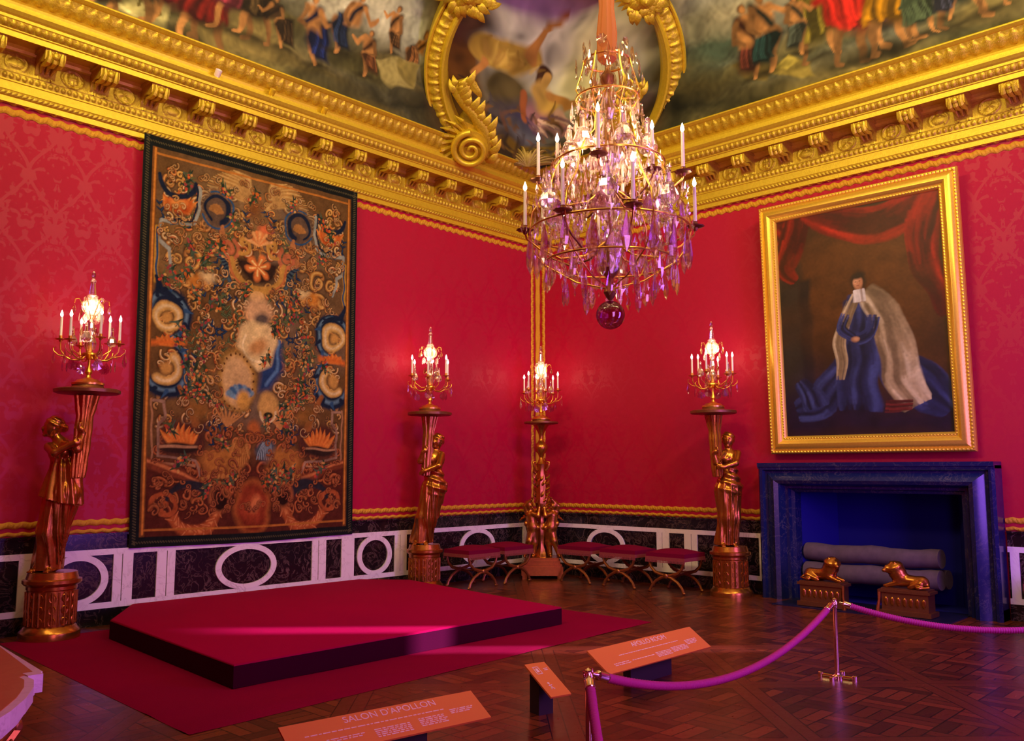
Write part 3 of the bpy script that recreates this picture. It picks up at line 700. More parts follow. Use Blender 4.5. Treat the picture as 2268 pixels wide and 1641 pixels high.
for sgn in (-1, 1):
    # scroll foot
    cu, cvv = RC[0]*(sgn > 0)*0+sgn*1.10+.02, .22
    mb = MB()
    sp = spiral(cu, cvv, .27, (PI*.5), -sgn*2.2, 60, .12)
    mb.tube([D(x, y, .22) for x, y in sp], [.048-.026*i/60 for i in range(61)], 10)
    q = [D(cu+.25*math.cos(2*PI*k/32), cvv+.27*math.sin(2*PI*k/32), 0) for k in range(32)]
    lo = [D(cu+.25*math.cos(2*PI*k/32), cvv+.27*math.sin(2*PI*k/32), -.5) for k in range(32)]
    hi = [D(cu+.25*math.cos(2*PI*k/32), cvv+.27*math.sin(2*PI*k/32), .17) for k in range(32)]
    mb.add(lo+hi, [(k, (k+1) % 32, 32+(k+1) % 32, 32+k) for k in range(32)]+[tuple(range(32, 64))])
    mb.build('scroll', M_GOLD, ring, ang=50)
    mb = MB()   # block joining ring, scroll and cornice, with radiating leaves
    poly = [(sgn*1.55, .30), (sgn*1.22, .60), (sgn*.98, .50), (sgn*1.0, .0), (sgn*1.45, -.12), (sgn*1.75, .12)]
    mb.prism([(x+.03, y) for x, y in poly], lambda x, y, h: D(x, y, h-.5), .57)
    for k in range(9):
        a = math.radians(100+k*16) if sgn < 0 else math.radians(80-k*16)
        mb.tube([D(cu+.25*math.cos(a), cvv+.25*math.sin(a), .06), D(cu+.42*math.cos(a+.1), cvv+.42*math.sin(a+.1), .13), D(cu+.55*math.cos(a+.25), cvv+.5*math.sin(a+.25), .07)], [.02, .03, .006], 6)
    mb.build('leaf_block', M_GOLDR, ring, ang=40)
    mb = MB()   # curling acanthus plume rising inside the ring
    stem_ = [(sgn*.84, .02), (sgn*.82, .30), (sgn*.90, .52), (sgn*1.02, .70), (sgn*1.16, .86), (sgn*1.26, 1.00), (sgn*1.24, 1.12), (sgn*1.12, 1.16), (sgn*1.05, 1.08)]
    mb.tube([D(x, y, .06) for x, y in stem_], [.05, .10, .12, .10, .09, .08, .07, .06, .03], 10)
    for k in range(15):
        t = k/14*6.4; i = int(t); f = t-i; x = stem_[i][0]*(1-f)+stem_[i+1][0]*f; y = stem_[i][1]*(1-f)+stem_[i+1][1]*f
        L = .17+.05*math.sin(k*1.9)
        blade(mb, D(x+sgn*.03, y-.03, .08), D(x-sgn*L*.55, y+L*.10, .22), D(x-sgn*L*.85, y+L*.95, .12), .055, EN)
        if k % 2: blade(mb, D(x, y, .08), D(x+sgn*L*.4, y+L*.3, .18), D(x+sgn*L*.5, y+L*.9, .06), .045, EN)
    for k in range(5): blade(mb, D(sgn*1.14, 1.14, .1), D(sgn*(1.06-.03*k), 1.22-.03*k, .2), D(sgn*(.98-.01*k), 1.12-.05*k, .1), .05, EN)
    mb.build('acanthus_plume', M_GOLDR, ring, ang=60)
    mb = MB()   # gilt trophy of wings and leaves at the top
    r2 = random.Random(5+sgn); tx, ty = sgn*1.14+.04, 2.36
    for k in range(60):
        a = r2.uniform(0, 2*PI); r = r2.uniform(.02, .30); x, y = tx+r*math.cos(a), ty+r*.8*math.sin(a); L = r2.uniform(.12, .24); b = a+r2.uniform(-.5, .5)
        blade(mb, D(x, y, .22-.3*r), D(x+L*.5*math.cos(b), y+L*.5*math.sin(b), .34-.3*r), D(x+L*math.cos(b+.3), y+L*math.sin(b+.3)-.03, .12), .05, EN)
    for q in (-1, 1):
        for k in range(9):
            a = math.radians(100+q*(30+k*11)); blade(mb, D(tx+q*.06, ty+.1, .2), D(tx+.2*math.cos(a), ty+.1+.2*math.sin(a), .3), D(tx+.42*math.cos(a+q*.2), ty+.05+.36*math.sin(a+q*.2), .1), .05, EN)
    mb.ball(D(tx, ty, .08), (.24, .24, .22), 16, 10); mb.ball(D(tx, ty-.02, .26), (.09, .08, .1), 12, 8); mb.ball(D(tx, ty-.04, .34), (.025, .025, .03), 8, 6)
    mb.build('gilt_trophy', M_GOLDR, ring, ang=60)
# shell and foliage relief low in the corner, on the painted vault
mb = MB()
for k in range(15):
    a = math.radians(8+k*11.7); L = .5+.08*math.sin(k*1.7); Q = lambda u, z, o=0: Vector((-.74, -.74, z))+Vector((-.10-o, -.10-o, 0))*(1+.25*(z-6.3))+EU*u
    c_, s_ = math.cos(a), math.sin(a)
    blade(mb, Q(-.22+.05*c_, 6.30), Q(-.22+L*.6*c_, 6.32+L*.55*s_, .06), Q(-.22+L*1.0*c_, 6.30+L*.55*s_), .030, EN)
struct('trim_8', mb, gold_mat('dull_gilding', (.42, .28, .06), (.2, .11, .02), .5, .5), ang=60)

# ---- four small spot lamps on the left cornice ledge
for i, (px, py) in enumerate(((483, 162), (603, 208), (719, 250))):
    q = onL(px, py, .53); t = thing('spot_lamp', ['small pale spot lamp upright on the left cornice ledge, furthest from the corner', 'small spot lamp on the left cornice ledge, middle one of three', 'small spot lamp on the left cornice ledge, nearest the round corner frame'][i], 'lamp', (q[0], -.52, 6.06), 0, 'spot lamps on the cornice ledge')
    MB().lathe([(.03, 0), (.03, .01), (.008, .015), (.008, .03)], n=12).build('base', M_WMARB if i == 0 else M_GOLD, t)
    R_ = Matrix.Rotation(.7, 3, 'X'); mb = MB().lathe([(.022, -.04), (.035, -.02), (.038, .05), (.034, .052), (.03, .02)], n=14)
    mb.v = [tuple(R_ @ Vector(v)+Vector((0, 0, .065))) for v in mb.v]; mb.build('head', M_WMARB if i == 0 else M_GOLD, t)

# ================================================================== TAPESTRY
tw, th_, NX, NY = 2.92, 4.52, 430, 660
u = np.linspace(-tw/2, tw/2, NX); v = np.linspace(0, th_, NY); Ug, Vg = np.meshgrid(u, v)
cv = Canvas(Ug, Vg, (104, 72, 38), (.016, 16))
for i in range(70):
    x = rng.uniform(-1.2, 1.2); y = rng.uniform(.2, 4.4); cv.ell(x, y, rng.uniform(.1, .4), rng.uniform(.1, .35), (112, 72, 40) if y < 1.5 else rng.choice([(120, 94, 66), (142, 106, 58), (104, 74, 44), (126, 104, 84)]), soft=.8, al=.5)
cv.poly([(-1.5, 0), (1.5, 0), (1.5, .95), (-1.5, .95)], (88, 38, 26), .12)  # lower part reddened: the redder light low down put into the weave colours
NAVY, BLUE, GOLD, OCH, CRM, ORG, RED, GRN, DK = (26, 34, 54), (48, 78, 112), (186, 136, 62), (206, 160, 84), (222, 190, 134), (206, 104, 40), (168, 58, 34), (58, 70, 42), (40, 26, 18)
def M2(f, *a, **k):  # do it on both halves
    f(1, *a, **k); f(-1, *a, **k)
def curl(sx, x, y, r, a0, turns, w=.02, c=GOLD, c2=OCH):
    sp = [(sx*q[0], q[1]) for q in spiral(x, y, r, a0, turns)]
    n = len(sp); cv.stroke(sp, [w*1.7*(1-.5*i/n) for i in range(n)], DK, .5, .7); cv.stroke(sp, [w*(1-.5*i/n) for i in range(n)], c)
    cv.stroke([(q[0]+.004, q[1]+.005) for q in sp], [w*.4]*n, c2, .6)
def leafs(sx, pts, c, c2, w=.05, n=9):
    for i in range(n):
        t = i/(n-1)*(len(pts)-1.001); k = int(t); f = t-k; x = pts[k][0]*(1-f)+pts[k+1][0]*f; y = pts[k][1]*(1-f)+pts[k+1][1]*f
        dx, dy = pts[k+1][0]-pts[k][0], pts[k+1][1]-pts[k][1]; L = math.hypot(dx, dy); dx, dy = dx/L, dy/L
        for q in (-1, 1):
            ex, ey = x+dx*w-dy*q*w*1.2, y+dy*w+dx*q*w*1.2
            cv.stroke([(sx*x, y), (sx*(x+ex)/2, (y+ey)/2), (sx*ex, ey)], [w*.3, w*.28, w*.05], c); cv.stroke([(sx*x, y), (sx*ex, ey)], [w*.08, w*.04], c2, .8)
def flame(sx, x, y, h, n=11, wd=.2):
    for i in range(n):
        a = (i/(n-1)-.5)*2; L = h*(1-.35*abs(a)*1.2)
        cv.stroke([(sx*(x+a*wd*.5), y), (sx*(x+a*wd*.8), y+L*.5), (sx*(x+a*wd*1.1+.02*math.sin(i*3)), y+L)], [.03, .022, .004], ORG if i % 2 else (222, 132, 56), .5)
def scrollC(sx, x, y, r, up, c=NAVY):
    a0, a1 = (100, 370) if up else (-100, -370)
    p = arc(x, y, r, a0, a1, 20, r*1.15); n = len(p); p = [(sx*q[0], q[1]) for q in p]
    cv.stroke(p, [r*.34*(math.sin(PI*(i+.6)/(n))**.6)+.005 for i in range(n)], c); cv.stroke([(q[0]*.995, q[1]+.01) for q in p], [r*.09]*n, (96, 124, 140), .7)
    p = [(sx*q[0], q[1]) for q in arc(x, y, r*.62, a0+20, a1-60, 16)]; cv.stroke(p, [r*.2]*len(p), OCH); cv.stroke(p, [r*.07]*len(p), CRM, .7)
    cv.ell(sx*x, y, r*.28, r*.3, (196, 142, 70), soft=.3)
    for k in range(8):
        a = math.radians(a0+(a1-a0)*k/8); cv.stroke([(sx*(x+r*1.0*math.cos(a)), y+r*1.15*math.sin(a)), (sx*(x+r*1.35*math.cos(a+.15)), y+r*1.5*math.sin(a+.15))], [r*.12, r*.02], BLUE if k % 2 else c)
def garland(sx, pts, n=14):
    for i in range(n):
        t = i/(n-1)*(len(pts)-1.001); k = int(t); f = t-k; x = pts[k][0]*(1-f)+pts[k+1][0]*f; y = pts[k][1]*(1-f)+pts[k+1][1]*f
        for q in range(5):
            a = rng.uniform(0, 6.28); L = rng.uniform(.05, .1)
            cv.stroke([(sx*x, y), (sx*(x+L*math.cos(a)), y+L*math.sin(a))], [.018, .004], rng.choice([GRN, (40, 52, 40), (92, 96, 56), (74, 90, 70)]))
        for q in range(3): cv.ell(sx*(x+rng.uniform(-.05, .05)), y+rng.uniform(-.05, .05), .017, .017, rng.choice([(190, 70, 44), ORG, (204, 150, 80), (150, 60, 60)]))
# filler curls
for i in range(300):
    x = rng.uniform(.08, 1.2); y = rng.uniform(.35, 4.15); r = rng.uniform(.035, .09)
    low = y < 1.3
    a0 = rng.uniform(0, 6.28); tr = rng.choice([-1.2, 1.2, .9, -.9]); c = rng.choice([(170, 110, 56), (156, 100, 50), (192, 134, 66), (176, 84, 40)]) if not low else rng.choice([(150, 70, 36), (168, 92, 44), (130, 56, 34)])
    w_ = rng.uniform(.01, .02); M2(curl, x, y, r, a0, tr, w_, c, rng.choice([OCH, CRM, (214, 150, 80)]) if not low else (190, 110, 60))
for i in range(36):
    x = rng.uniform(.1, 1.1); y = rng.uniform(.5, 3.9); a = rng.uniform(0, 3.1); pts = [(x, y), (x+.15*math.cos(a), y+.15*math.sin(a)), (x+.26*math.cos(a+.5), y+.26*math.sin(a+.5))]
    cc_ = rng.choice([(NAVY, BLUE), (GRN, (120, 120, 80)), ((150, 86, 40), OCH)]); M2(leafs, pts, cc_[0], cc_[1], .045, 5)
# top wings and rings
def wing(sx):
    for k in range(15):
        a = math.radians(12+k*4.6); cv.stroke([(sx*.10, 4.02), (sx*(.10+.28*math.cos(a)), 4.02+.30*math.sin(a)), (sx*(.16+.55*math.cos(a-.15)), 3.96+.42*math.sin(a))], [.03, .028, .006], (164, 116, 60) if k % 2 else (198, 156, 92), .5)
    cv.ell(sx*.56, 3.86, .24, .24, (96, 74, 58), soft=.3); cv.stroke([(sx*q[0], q[1]) for q in arc(.56, 3.86, .15, -60, 250, 24)], [.014+.02*i/24 for i in range(25)], NAVY); cv.stroke([(sx*q[0], q[1]) for q in arc(.56, 3.86, .21, 60, 330, 20)], .012, BLUE)
    for k in range(7): a = math.radians(20+k*23); cv.stroke([(sx*.56, 3.80), (sx*(.56+.08*math.cos(a)), 3.80+.09*math.sin(a))], [.010, .020], (166, 112, 58), .4)
    cv.stroke([(sx*.50, 3.68), (sx*.44, 3.50), (sx*.56, 3.38), (sx*.46, 3.28)], [.02, .035, .04, .03], (170, 108, 62))
M2(wing)
def side(sx):
    cv.stroke([(sx*.80, 4.05), (sx*.78, 3.80), (sx*.86, 3.62), (sx*1.12, 3.58), (sx*1.24, 3.60), (sx*1.24, 3.36), (sx*1.14, 3.30), (sx*1.10, 3.06)], .018, (150, 150, 138), .3)
    cv.stroke([(sx*.83, 4.05), (sx*.81, 3.82), (sx*.88, 3.66), (sx*1.12, 3.62)], .010, NAVY)
    flame(sx, 1.03, 3.76, .22); cv.ell(sx*1.03, 3.80, .15, .09, (176, 72, 26), soft=.3); cv.ell(sx*1.03, 3.82, .09, .05, (222, 140, 66), soft=.5)
    cv.stroke([(sx*q[0], q[1]) for q in arc(1.05, 4.12, .22, 190, 350, 12)], [.02+.02*math.sin(PI*i/12) for i in range(13)], NAVY)
    scrollC(sx, 1.12, 2.52, .22, False); scrollC(sx, 1.12, 1.95, .24, True); flame(sx, 1.12, 2.22, .10, 9, .12); cv.stroke([(sx*.92, 2.25), (sx*1.32, 2.21)], [.03, .03], ORG, .8)
    cv.stroke([(sx*1.27, 3.5), (sx*1.28, 2.9)], .03, (190, 140, 50)); cv.stroke([(sx*1.26, 3.5), (sx*1.27, 2.95)], .012, BLUE)
    cv.stroke([(sx*q[0], q[1]) for q in [(1.28, 2.95), (1.22, 2.8), (1.05, 2.75), (.95, 2.68)]], [.02, .05, .03, .01], NAVY)
    # low bowls with flames
    cv.stroke([(sx*1.24, 1.58), (sx*1.12, 1.56), (sx*1.12, 1.42), (sx*1.18, 1.34), (sx*1.18, .98), (sx*.72, .92), (sx*.66, .74)], .016, (160, 122, 96), .3)
    cv.stroke([(sx*1.27, 1.60), (sx*1.25, .90), (sx*.74, .86)], .012, (170, 120, 80), .3)
    cv.poly([(sx*1.15, 1.40), (sx*.62, 1.36), (sx*.62, .98), (sx*1.15, .98)], (84, 44, 34), .05); flame(sx, .93, 1.12, .24, 15, .22)
    cv.ell(sx*.93, 1.07, .24, .06, (50, 32, 26), soft=.2); cv.stroke([(sx*.70, 1.09), (sx*1.16, 1.09)], .014, (180, 130, 90), .5)
    # crossing torches
    cv.stroke([(sx*1.38, .94), (sx*.62, .68)], [.05, .05], (126, 60, 34)); cv.stroke([(sx*1.38, .96), (sx*.62, .70)], [.014, .014], (196, 116, 64), .6)
    # bottom foliage
    p = arc(.78, .38, .30, 20, 200, 16); cv.stroke([(sx*q[0], q[1]) for q in p], [.05*math.sin(PI*(i+1)/18)+.01 for i in range(17)], (44, 40, 46))
    p = arc(.72, .42, .28, 190, 330, 14); cv.stroke([(sx*q[0], q[1]) for q in p], [.06]*15, (176, 88, 42)); cv.stroke([(sx*q[0], q[1]+.01) for q in p], [.02]*15, (214, 134, 72), .6); leafs(sx, p, (176, 88, 42), (214, 140, 80), .07, 8)
    p = spiral(1.08, .42, .17, 0, 1.3); cv.stroke([(sx*q[0], q[1]) for q in p], .025, (170, 84, 42))
    cv.ell(sx*.42, .50, .14, .17, (170, 96, 50), soft=.15); cv.ell(sx*.42, .50, .09, .12, (44, 22, 16), soft=.2)
    garland(sx, [(.62, 2.75), (.70, 2.35), (.66, 1.95), (.72, 1.7)]); garland(sx, [(.15, 1.62), (.45, 1.58), (.62, 1.68)], 10); garland(sx, [(.32, 3.02), (.45, 2.85), (.5, 2.7)], 8)
    for k in range(13):   # plumes
        a = math.radians(100+k*7); cv.stroke([(sx*.36, 3.02), (sx*(.52+.12*math.cos(a)), 3.12+.18*math.sin(a)), (sx*(.66+.2*math.cos(a*1.1)), 3.06+.24*math.sin(a))], [.022, .018, .004], NAVY if k % 2 else (66, 84, 92), .4)
    cv.stroke([(sx*q[0], q[1]) for q in spiral(.40, 3.42, .13, 2.2, 1.5)], .026, (186, 104, 66)); cv.stroke([(sx*q[0], q[1]) for q in spiral(.20, 3.52, .12, -1, -1.0)], .022, GOLD)
    curl(sx, .85, 3.2, .13, 1, 1.3, .03, (170, 112, 50)); curl(sx, .9, 2.95, .12, 4, -1.2, .03, (186, 126, 60)); cv.ell(sx*.78, 2.98, .10, .08, (196, 120, 44), soft=.5); cv.ell(sx*.66, 3.05, .08, .06, (214, 180, 120), soft=.6)
    cv.stroke([(sx*.95, 1.75), (sx*.75, 1.35)], [.03, .045], (150, 90, 44)); cv.ell(sx*.72, 1.5, .12, .1, (140, 92, 40), soft=.5)
    for k in range(7): a = math.radians(60+k*14); cv.stroke([(sx*.35, 1.35), (sx*(.38+.3*math.cos(a)), 1.35+.25*math.sin(a))], [.02, .005], (190, 130, 70))
M2(side)
# central top crescent with flower and shell
cv.poly(arc(0, 3.34, .28, 180, 360, 20), (52, 34, 26), .03); cv.stroke(arc(0, 3.36, .36, 185, 355, 20), .03, GOLD); cv.stroke(arc(0, 3.36, .40, 190, 350, 20), .014, (190, 110, 60))
for k in range(6): a = k*PI/3+.3; cv.stroke([(0, 3.26), (.13*math.cos(a), 3.26+.13*math.sin(a))], [.02, .045], (214, 118, 56), .4); cv.stroke([(0, 3.26), (.11*math.cos(a), 3.26+.11*math.sin(a))], [.006, .012], (238, 196, 120), .6)
for k in range(9): a = math.radians(25+k*16); cv.stroke([(0, 3.52), (.17*math.cos(a), 3.52+.17*math.sin(a))], [.01, .026], (214, 128, 70) if k % 2 else (224, 160, 96), .4)
cv.stroke([(-.12, 2.98), (.12, 2.98)], .04, GOLD); cv.ell(0, 2.9, .1, .06, (210, 160, 96)); cv.ell(-.08, 4.0, .1, .14, (130, 80, 40), soft=.5); cv.ell(.08, 3.74, .1, .06, (206, 104, 60), soft=.4)
# centre: pale cartouche, blue cloth, tilted oval with gold rim, urns
cv.ell(.02, 2.72, .18, .16, (214, 166, 116), soft=.3); cv.ell(.06, 2.64, .10, .10, (90, 76, 66), soft=.4)
cv.poly([(.12, 2.42), (.36, 2.38), (.38, 2.05), (.20, 1.80), (.04, 1.76), (.06, 2.05)], (40, 62, 104), .04); cv.stroke([(.30, 2.4), (.30, 2.05), (.14, 1.85)], .02, (88, 122, 160), .7)
cv.poly([(-.22, 2.50), (-.06, 2.62), (.22, 2.56), (.28, 2.36), (.20, 2.10), (.02, 2.02), (-.14, 2.12), (-.26, 2.3)], (226, 192, 128), .03)
cv.ell(.02, 2.30, .12, .09, (196, 140, 80), rot=.5, soft=.4); cv.stroke(arc(.02, 2.33, .2, 150, 330, 14), .012, (250, 222, 160), .5)
cv.ell(-.24, 1.88, .24, .36, (60, 40, 24), rot=.12); cv.ell(-.24, 1.88, .23, .35, (190, 140, 62), rot=.12); cv.ell(-.24, 1.88, .185, .30, (208, 166, 108), rot=.12)
for k in range(22): a = k*2*PI/22; cv.ell(-.24+.205*math.cos(a), 1.88+.325*math.sin(a), .012, .014, (96, 60, 30))
for k in range(7): a = math.radians(30+k*20); cv.stroke([(-.20, 1.66), (-.20+.16*math.cos(a), 1.66+.15*math.sin(a))], [.012, .035], (60, 96, 130) if k % 2 else (110, 140, 156), .4)
cv.ell(-.16, 1.66, .08, .11, (210, 156, 70), soft=.3); cv.ell(.18, 1.60, .13, .17, (206, 158, 82), soft=.2); cv.ell(.18, 1.50, .07, .05, (50, 32, 20)); cv.stroke(arc(.18, 1.52, .11, 170, 370, 12), .015, CRM)
cv.ell(0, 1.30, .08, .12, (176, 96, 44), soft=.3); cv.ell(-.18, 1.05, .13, .15, (196, 134, 64), soft=.2); cv.ell(.16, 1.06, .13, .13, (70, 78, 84), soft=.2)
for k in range(9): cv.stroke([(-.18+(k-4)*.012, 1.18), (-.18+(k-4)*.03, .92)], .006, (150, 90, 40)); cv.stroke([(.16+(k-4)*.012, 1.16), (.16+(k-4)*.03, .96)], .006, (136, 150, 150))
for sx in (-1, 1): cv.ell(sx*.42, .92, .24, .17, (176, 112, 48), soft=.3); cv.stroke([(sx*.2, .78), (sx*.66, .76)], .03, (150, 84, 40)); [cv.ell(sx*(.22+k*.06), .76, .026, .03, (190, 126, 60)) for k in range(8)]
cv.ell(0, .40, .25, .33, DK); cv.ell(0, .40, .24, .32, (176, 96, 44)); cv.ell(0, .40, .19, .27, (110, 34, 22)); cv.ell(.0, .42, .15, .18, (176, 76, 40), soft=.5); cv.ell(.03, .44, .07, .1, (206, 120, 66), soft=.4)
for i in range(330):
    x = rng.uniform(.03, 1.22); y = rng.uniform(.3, 4.25); r = rng.uniform(.025, .07); lw = y < 1.3
    if (x < .42 and 1.4 < y < 2.85) or (x < .42 and 3.0 < y < 3.62) or (.85 < x and 1.6 < y < 2.85) or (.3 < x < .8 and 3.62 < y < 4.1) or (.7 < x and .95 < y < 1.45): continue
    M2(curl, x, y, r, rng.uniform(0, 6.28), rng.choice([-1.1, 1.1, .8, -.8]), rng.uniform(.007, .013), rng.choice([(150, 98, 50), (126, 82, 44), (176, 122, 62), (92, 64, 44), (140, 72, 36)]) if not lw else rng.choice([(130, 60, 34), (150, 80, 40), (104, 42, 30)]), rng.choice([(196, 150, 92), (206, 164, 110), (170, 112, 60)]) if not lw else (170, 100, 56))
for i in range(46):
    x = rng.uniform(.05, 1.2); y = rng.uniform(.3, 4.1); garland(rng.choice([-1, 1]), [(x, y), (x+rng.uniform(-.1, .1), y+.1)], 3)
warped = cv; cv = Canvas(Ug, Vg, (0, 0, 0)); cv.c = warped.c*np.array([.80, .80, .84])
# borders
for sx in (-1, 1):
    cv.poly([(sx*1.30, 0), (sx*1.47, 0), (sx*1.47, 4.6), (sx*1.30, 4.6)], (112, 66, 30), .004); cv.poly([(sx*1.36, 0), (sx*1.47, 0), (sx*1.47, 4.6), (sx*1.36, 4.6)], (22, 24, 24), .004)
    cv.stroke([(sx*1.325, .14), (sx*1.325, 4.38)], .012, (186, 116, 46), .3)
for y0, y1, yi in ((0, .11, .16), (4.41, 4.52, 4.35)):
    cv.poly([(-1.5, y0-.01), (1.5, y0-.01), (1.5, y1), (-1.5, y1)], (22, 24, 24), .004); cv.stroke([(-1.30, yi+.02*(1 if y0 < 1 else -1)), (1.30, yi+.02*(1 if y0 < 1 else -1))], .012, (170, 104, 42), .3)
for k in range(150):
    y = .03+k*.03; [cv.stroke([(sx*1.40, y), (sx*1.43, y+.015)], .006, (78, 70, 48)) for sx in (-1, 1)]
for k in range(96):
    x = -1.42+k*.03; cv.stroke([(x, .06), (x+.015, .045)], .006, (78, 70, 48)); cv.stroke([(x, 4.465), (x+.015, 4.45)], .006, (78, 70, 48))
cv.noise(.10, 30, 11); cv.noise(.08, 90, 12)
tp = thing('tapestry', 'tall wool tapestry of gold and blue scrolls on brown, hanging on the left wall', 'tapestry', (-5.19, 0, 0))
g = np.stack([Ug*1.0, 0*Ug, Vg], -1); f = Vg/th_
g[..., 0] = Ug - .09*f; g[..., 1] = -(.062+.09*f**1.5+.010*np.sin(Ug*5+1)*np.sin(Vg*.8)+.004*np.sin(Ug*17)); g[..., 2] = .765+Vg*1.012-.010*np.cos(Ug*2.2)*(1-f)-.0*f
paint_grid('woven_field', g, cv.c, M_TAP, tp)
mb = MB(); bb = g.copy(); bb[..., 1] += .012
mb.grid(bb[::30, ::30]); mb.build('lining', mat('tapestry_lining', (.03, .02, .02), .9), tp, fixn=False)

# ================================================================== PORTRAIT IN GILT FRAME (generic stand-in picture)
fw, fh = 2.46, 3.245
fr = thing('framed_painting', 'large framed oil painting of a robed figure under red drapery above the fireplace', 'painting', (-.075, -5.397, 1.815))
fr.rotation_euler = (0, -math.asin(.13/fh), 0)
def FR(y, z, x): return (-x, -y, z)
prof = [(0, 0), (.0, .05), (.015, .07), (.035, .07), (.045, .055), (.07, .075), (.10, .095), (.13, .10), (.155, .085), (.17, .06), (.185, .055), (.20, .06), (.215, .045), (.225, .02), (.23, 0)]
mb = MB(); vs = []
for d, x in prof:
    for (sy, y0), (sz, z0) in (((1, -fw/2), (1, 0)), ((-1, fw/2), (1, 0)), ((-1, fw/2), (-1, fh)), ((1, -fw/2), (-1, fh))):
        vs.append(FR(y0+sy*d, z0+sz*d, x))
mb.add(vs, [(i*4+j, i*4+(j+1) % 4, (i+1)*4+(j+1) % 4, (i+1)*4+j) for i in range(len(prof)-1) for j in range(4)])
frame_o = mb.build('frame', M_FRAME, fr, ang=30)
for d, xx, stp, rr in ((.025, .068, .042, .014), (.192, .056, .036, .010)):
    mb = MB()
    for side_ in range(4):
        L = (fw if side_ % 2 == 0 else fh)-2*d; n = int(L/stp)
        for k in range(n):
            t = (k+.5)*L/n
            y, z = [(-fw/2+d+t, d), (fw/2-d, d+t), (fw/2-d-t, fh-d), (-fw/2+d, fh-d-t)][side_]
            mb.ball(FR(y, z, xx), (rr, rr*1.1, rr*1.1), 6, 4)
    mb.build('beading', M_FRAME, frame_o)
cw, ch = fw-.44, fh-.44; NX, NY = 300, 400
Ug, Vg = np.meshgrid(np.linspace(-cw/2, cw/2, NX), np.linspace(0, ch, NY)); cv = Canvas(Ug, Vg, (58, 30, 14), (.022, 9))
cv.ell(.15, 1.9, .75, .55, (104, 58, 16), soft=.7); cv.ell(-.1, 1.5, .6, .4, (88, 50, 16), soft=.8); cv.poly([(-1.1, 2.1), (-.72, 2.2), (-.7, .4), (-1.1, .4)], (44, 36, 28), .05); cv.poly([(-.6, 2.0), (-.75, 2.0), (-.75, .5), (-.6, .5)], (28, 20, 20), .03)
cv.poly([(-1.1, 0), (1.1, 0), (1.1, .45), (-1.1, .5)], (30, 12, 34), .12)
def cloth(path, wd, cols, n=60, seed=1, al=.8, fold=.05):
    """a length of painted cloth: many soft strokes running along a path"""
    q_ = random.Random(seed); P_ = [path[0]]+list(path)+[path[-1]]; W_ = [wd[0]]+list(wd)+[wd[-1]]; path = []; wd = []
    for i in range(1, len(P_)-2):
        for j in range(5):
            t = j/5; f = lambda a, b, c, d: .5*(2*b+(c-a)*t+(2*a-5*b+4*c-d)*t*t+(3*b-a-3*c+d)*t**3)
            path.append((f(P_[i-1][0], P_[i][0], P_[i+1][0], P_[i+2][0]), f(P_[i-1][1], P_[i][1], P_[i+1][1], P_[i+2][1]))); wd.append(W_[i]*(1-t)+W_[i+1]*t)
    path.append(P_[-1]); wd.append(W_[-1]); m_ = len(path); n = int(n*2.2); al *= .75
    for k in range(n):
        o_ = q_.uniform(-1, 1); pts = []
        for i, (x, y) in enumerate(path):
            x2, y2 = path[min(i+1, m_-1)]; x1, y1 = path[max(i-1, 0)]; L = math.hypot(x2-x1, y2-y1)+1e-9
            w_ = wd[i]*o_+fold*math.sin(o_*9+i*.7)*wd[i]; pts.append((x-(y2-y1)/L*w_, y+(x2-x1)/L*w_))
        i0 = q_.randint(0, max(0, m_-5)); i1 = min(m_, i0+q_.randint(4, 8)); pts = pts[i0:i1]
        if len(pts) < 2: continue
        t_ = min(.999, max(0, .42+.36*math.sin(o_*5+seed+2.2*math.sin(o_*2.3+seed)+i0*.22)+q_.uniform(-.2, .2))); c_ = cols[min(len(cols)-1, int(t_*len(cols)))]
        cv.stroke(pts, [max(wd)*.10]*(len(pts)-1)+[max(wd)*.05], c_, .95, al)
REDS = [(64, 7, 7), (98, 11, 8), (132, 18, 11), (176, 34, 18)]
cloth([(-1.05, 2.75), (-.85, 2.62), (-.72, 2.86)], [.2, .16, .1], REDS, 60, 1)
cloth([(-.72, 2.88), (-.80, 2.5), (-.92, 2.2), (-.80, 2.02)], [.16, .18, .13, .05], REDS, 90, 2)
cloth([(-.6, 2.86), (-.15, 2.62), (.35, 2.55), (.8, 2.72), (1.05, 2.86)], [.10, .18, .22, .2, .1], REDS, 150, 3)
cloth([(1.0, 2.85), (.82, 2.45), (.80, 2.05), (.92, 1.7), (1.0, 1.35)], [.14, .20, .16, .12, .04], REDS, 140, 4)
for i in range(60):
    x = rng.uniform(-1, 1); y = rng.uniform(.1, 2.5); cv.ell(x, y, rng.uniform(.08, .3), rng.uniform(.08, .3), rng.choice([(70, 40, 16), (44, 26, 16), (84, 48, 18)]) if y > .6 else rng.choice([(26, 14, 40), (40, 20, 40), (30, 26, 62)]), soft=.9, al=.3)
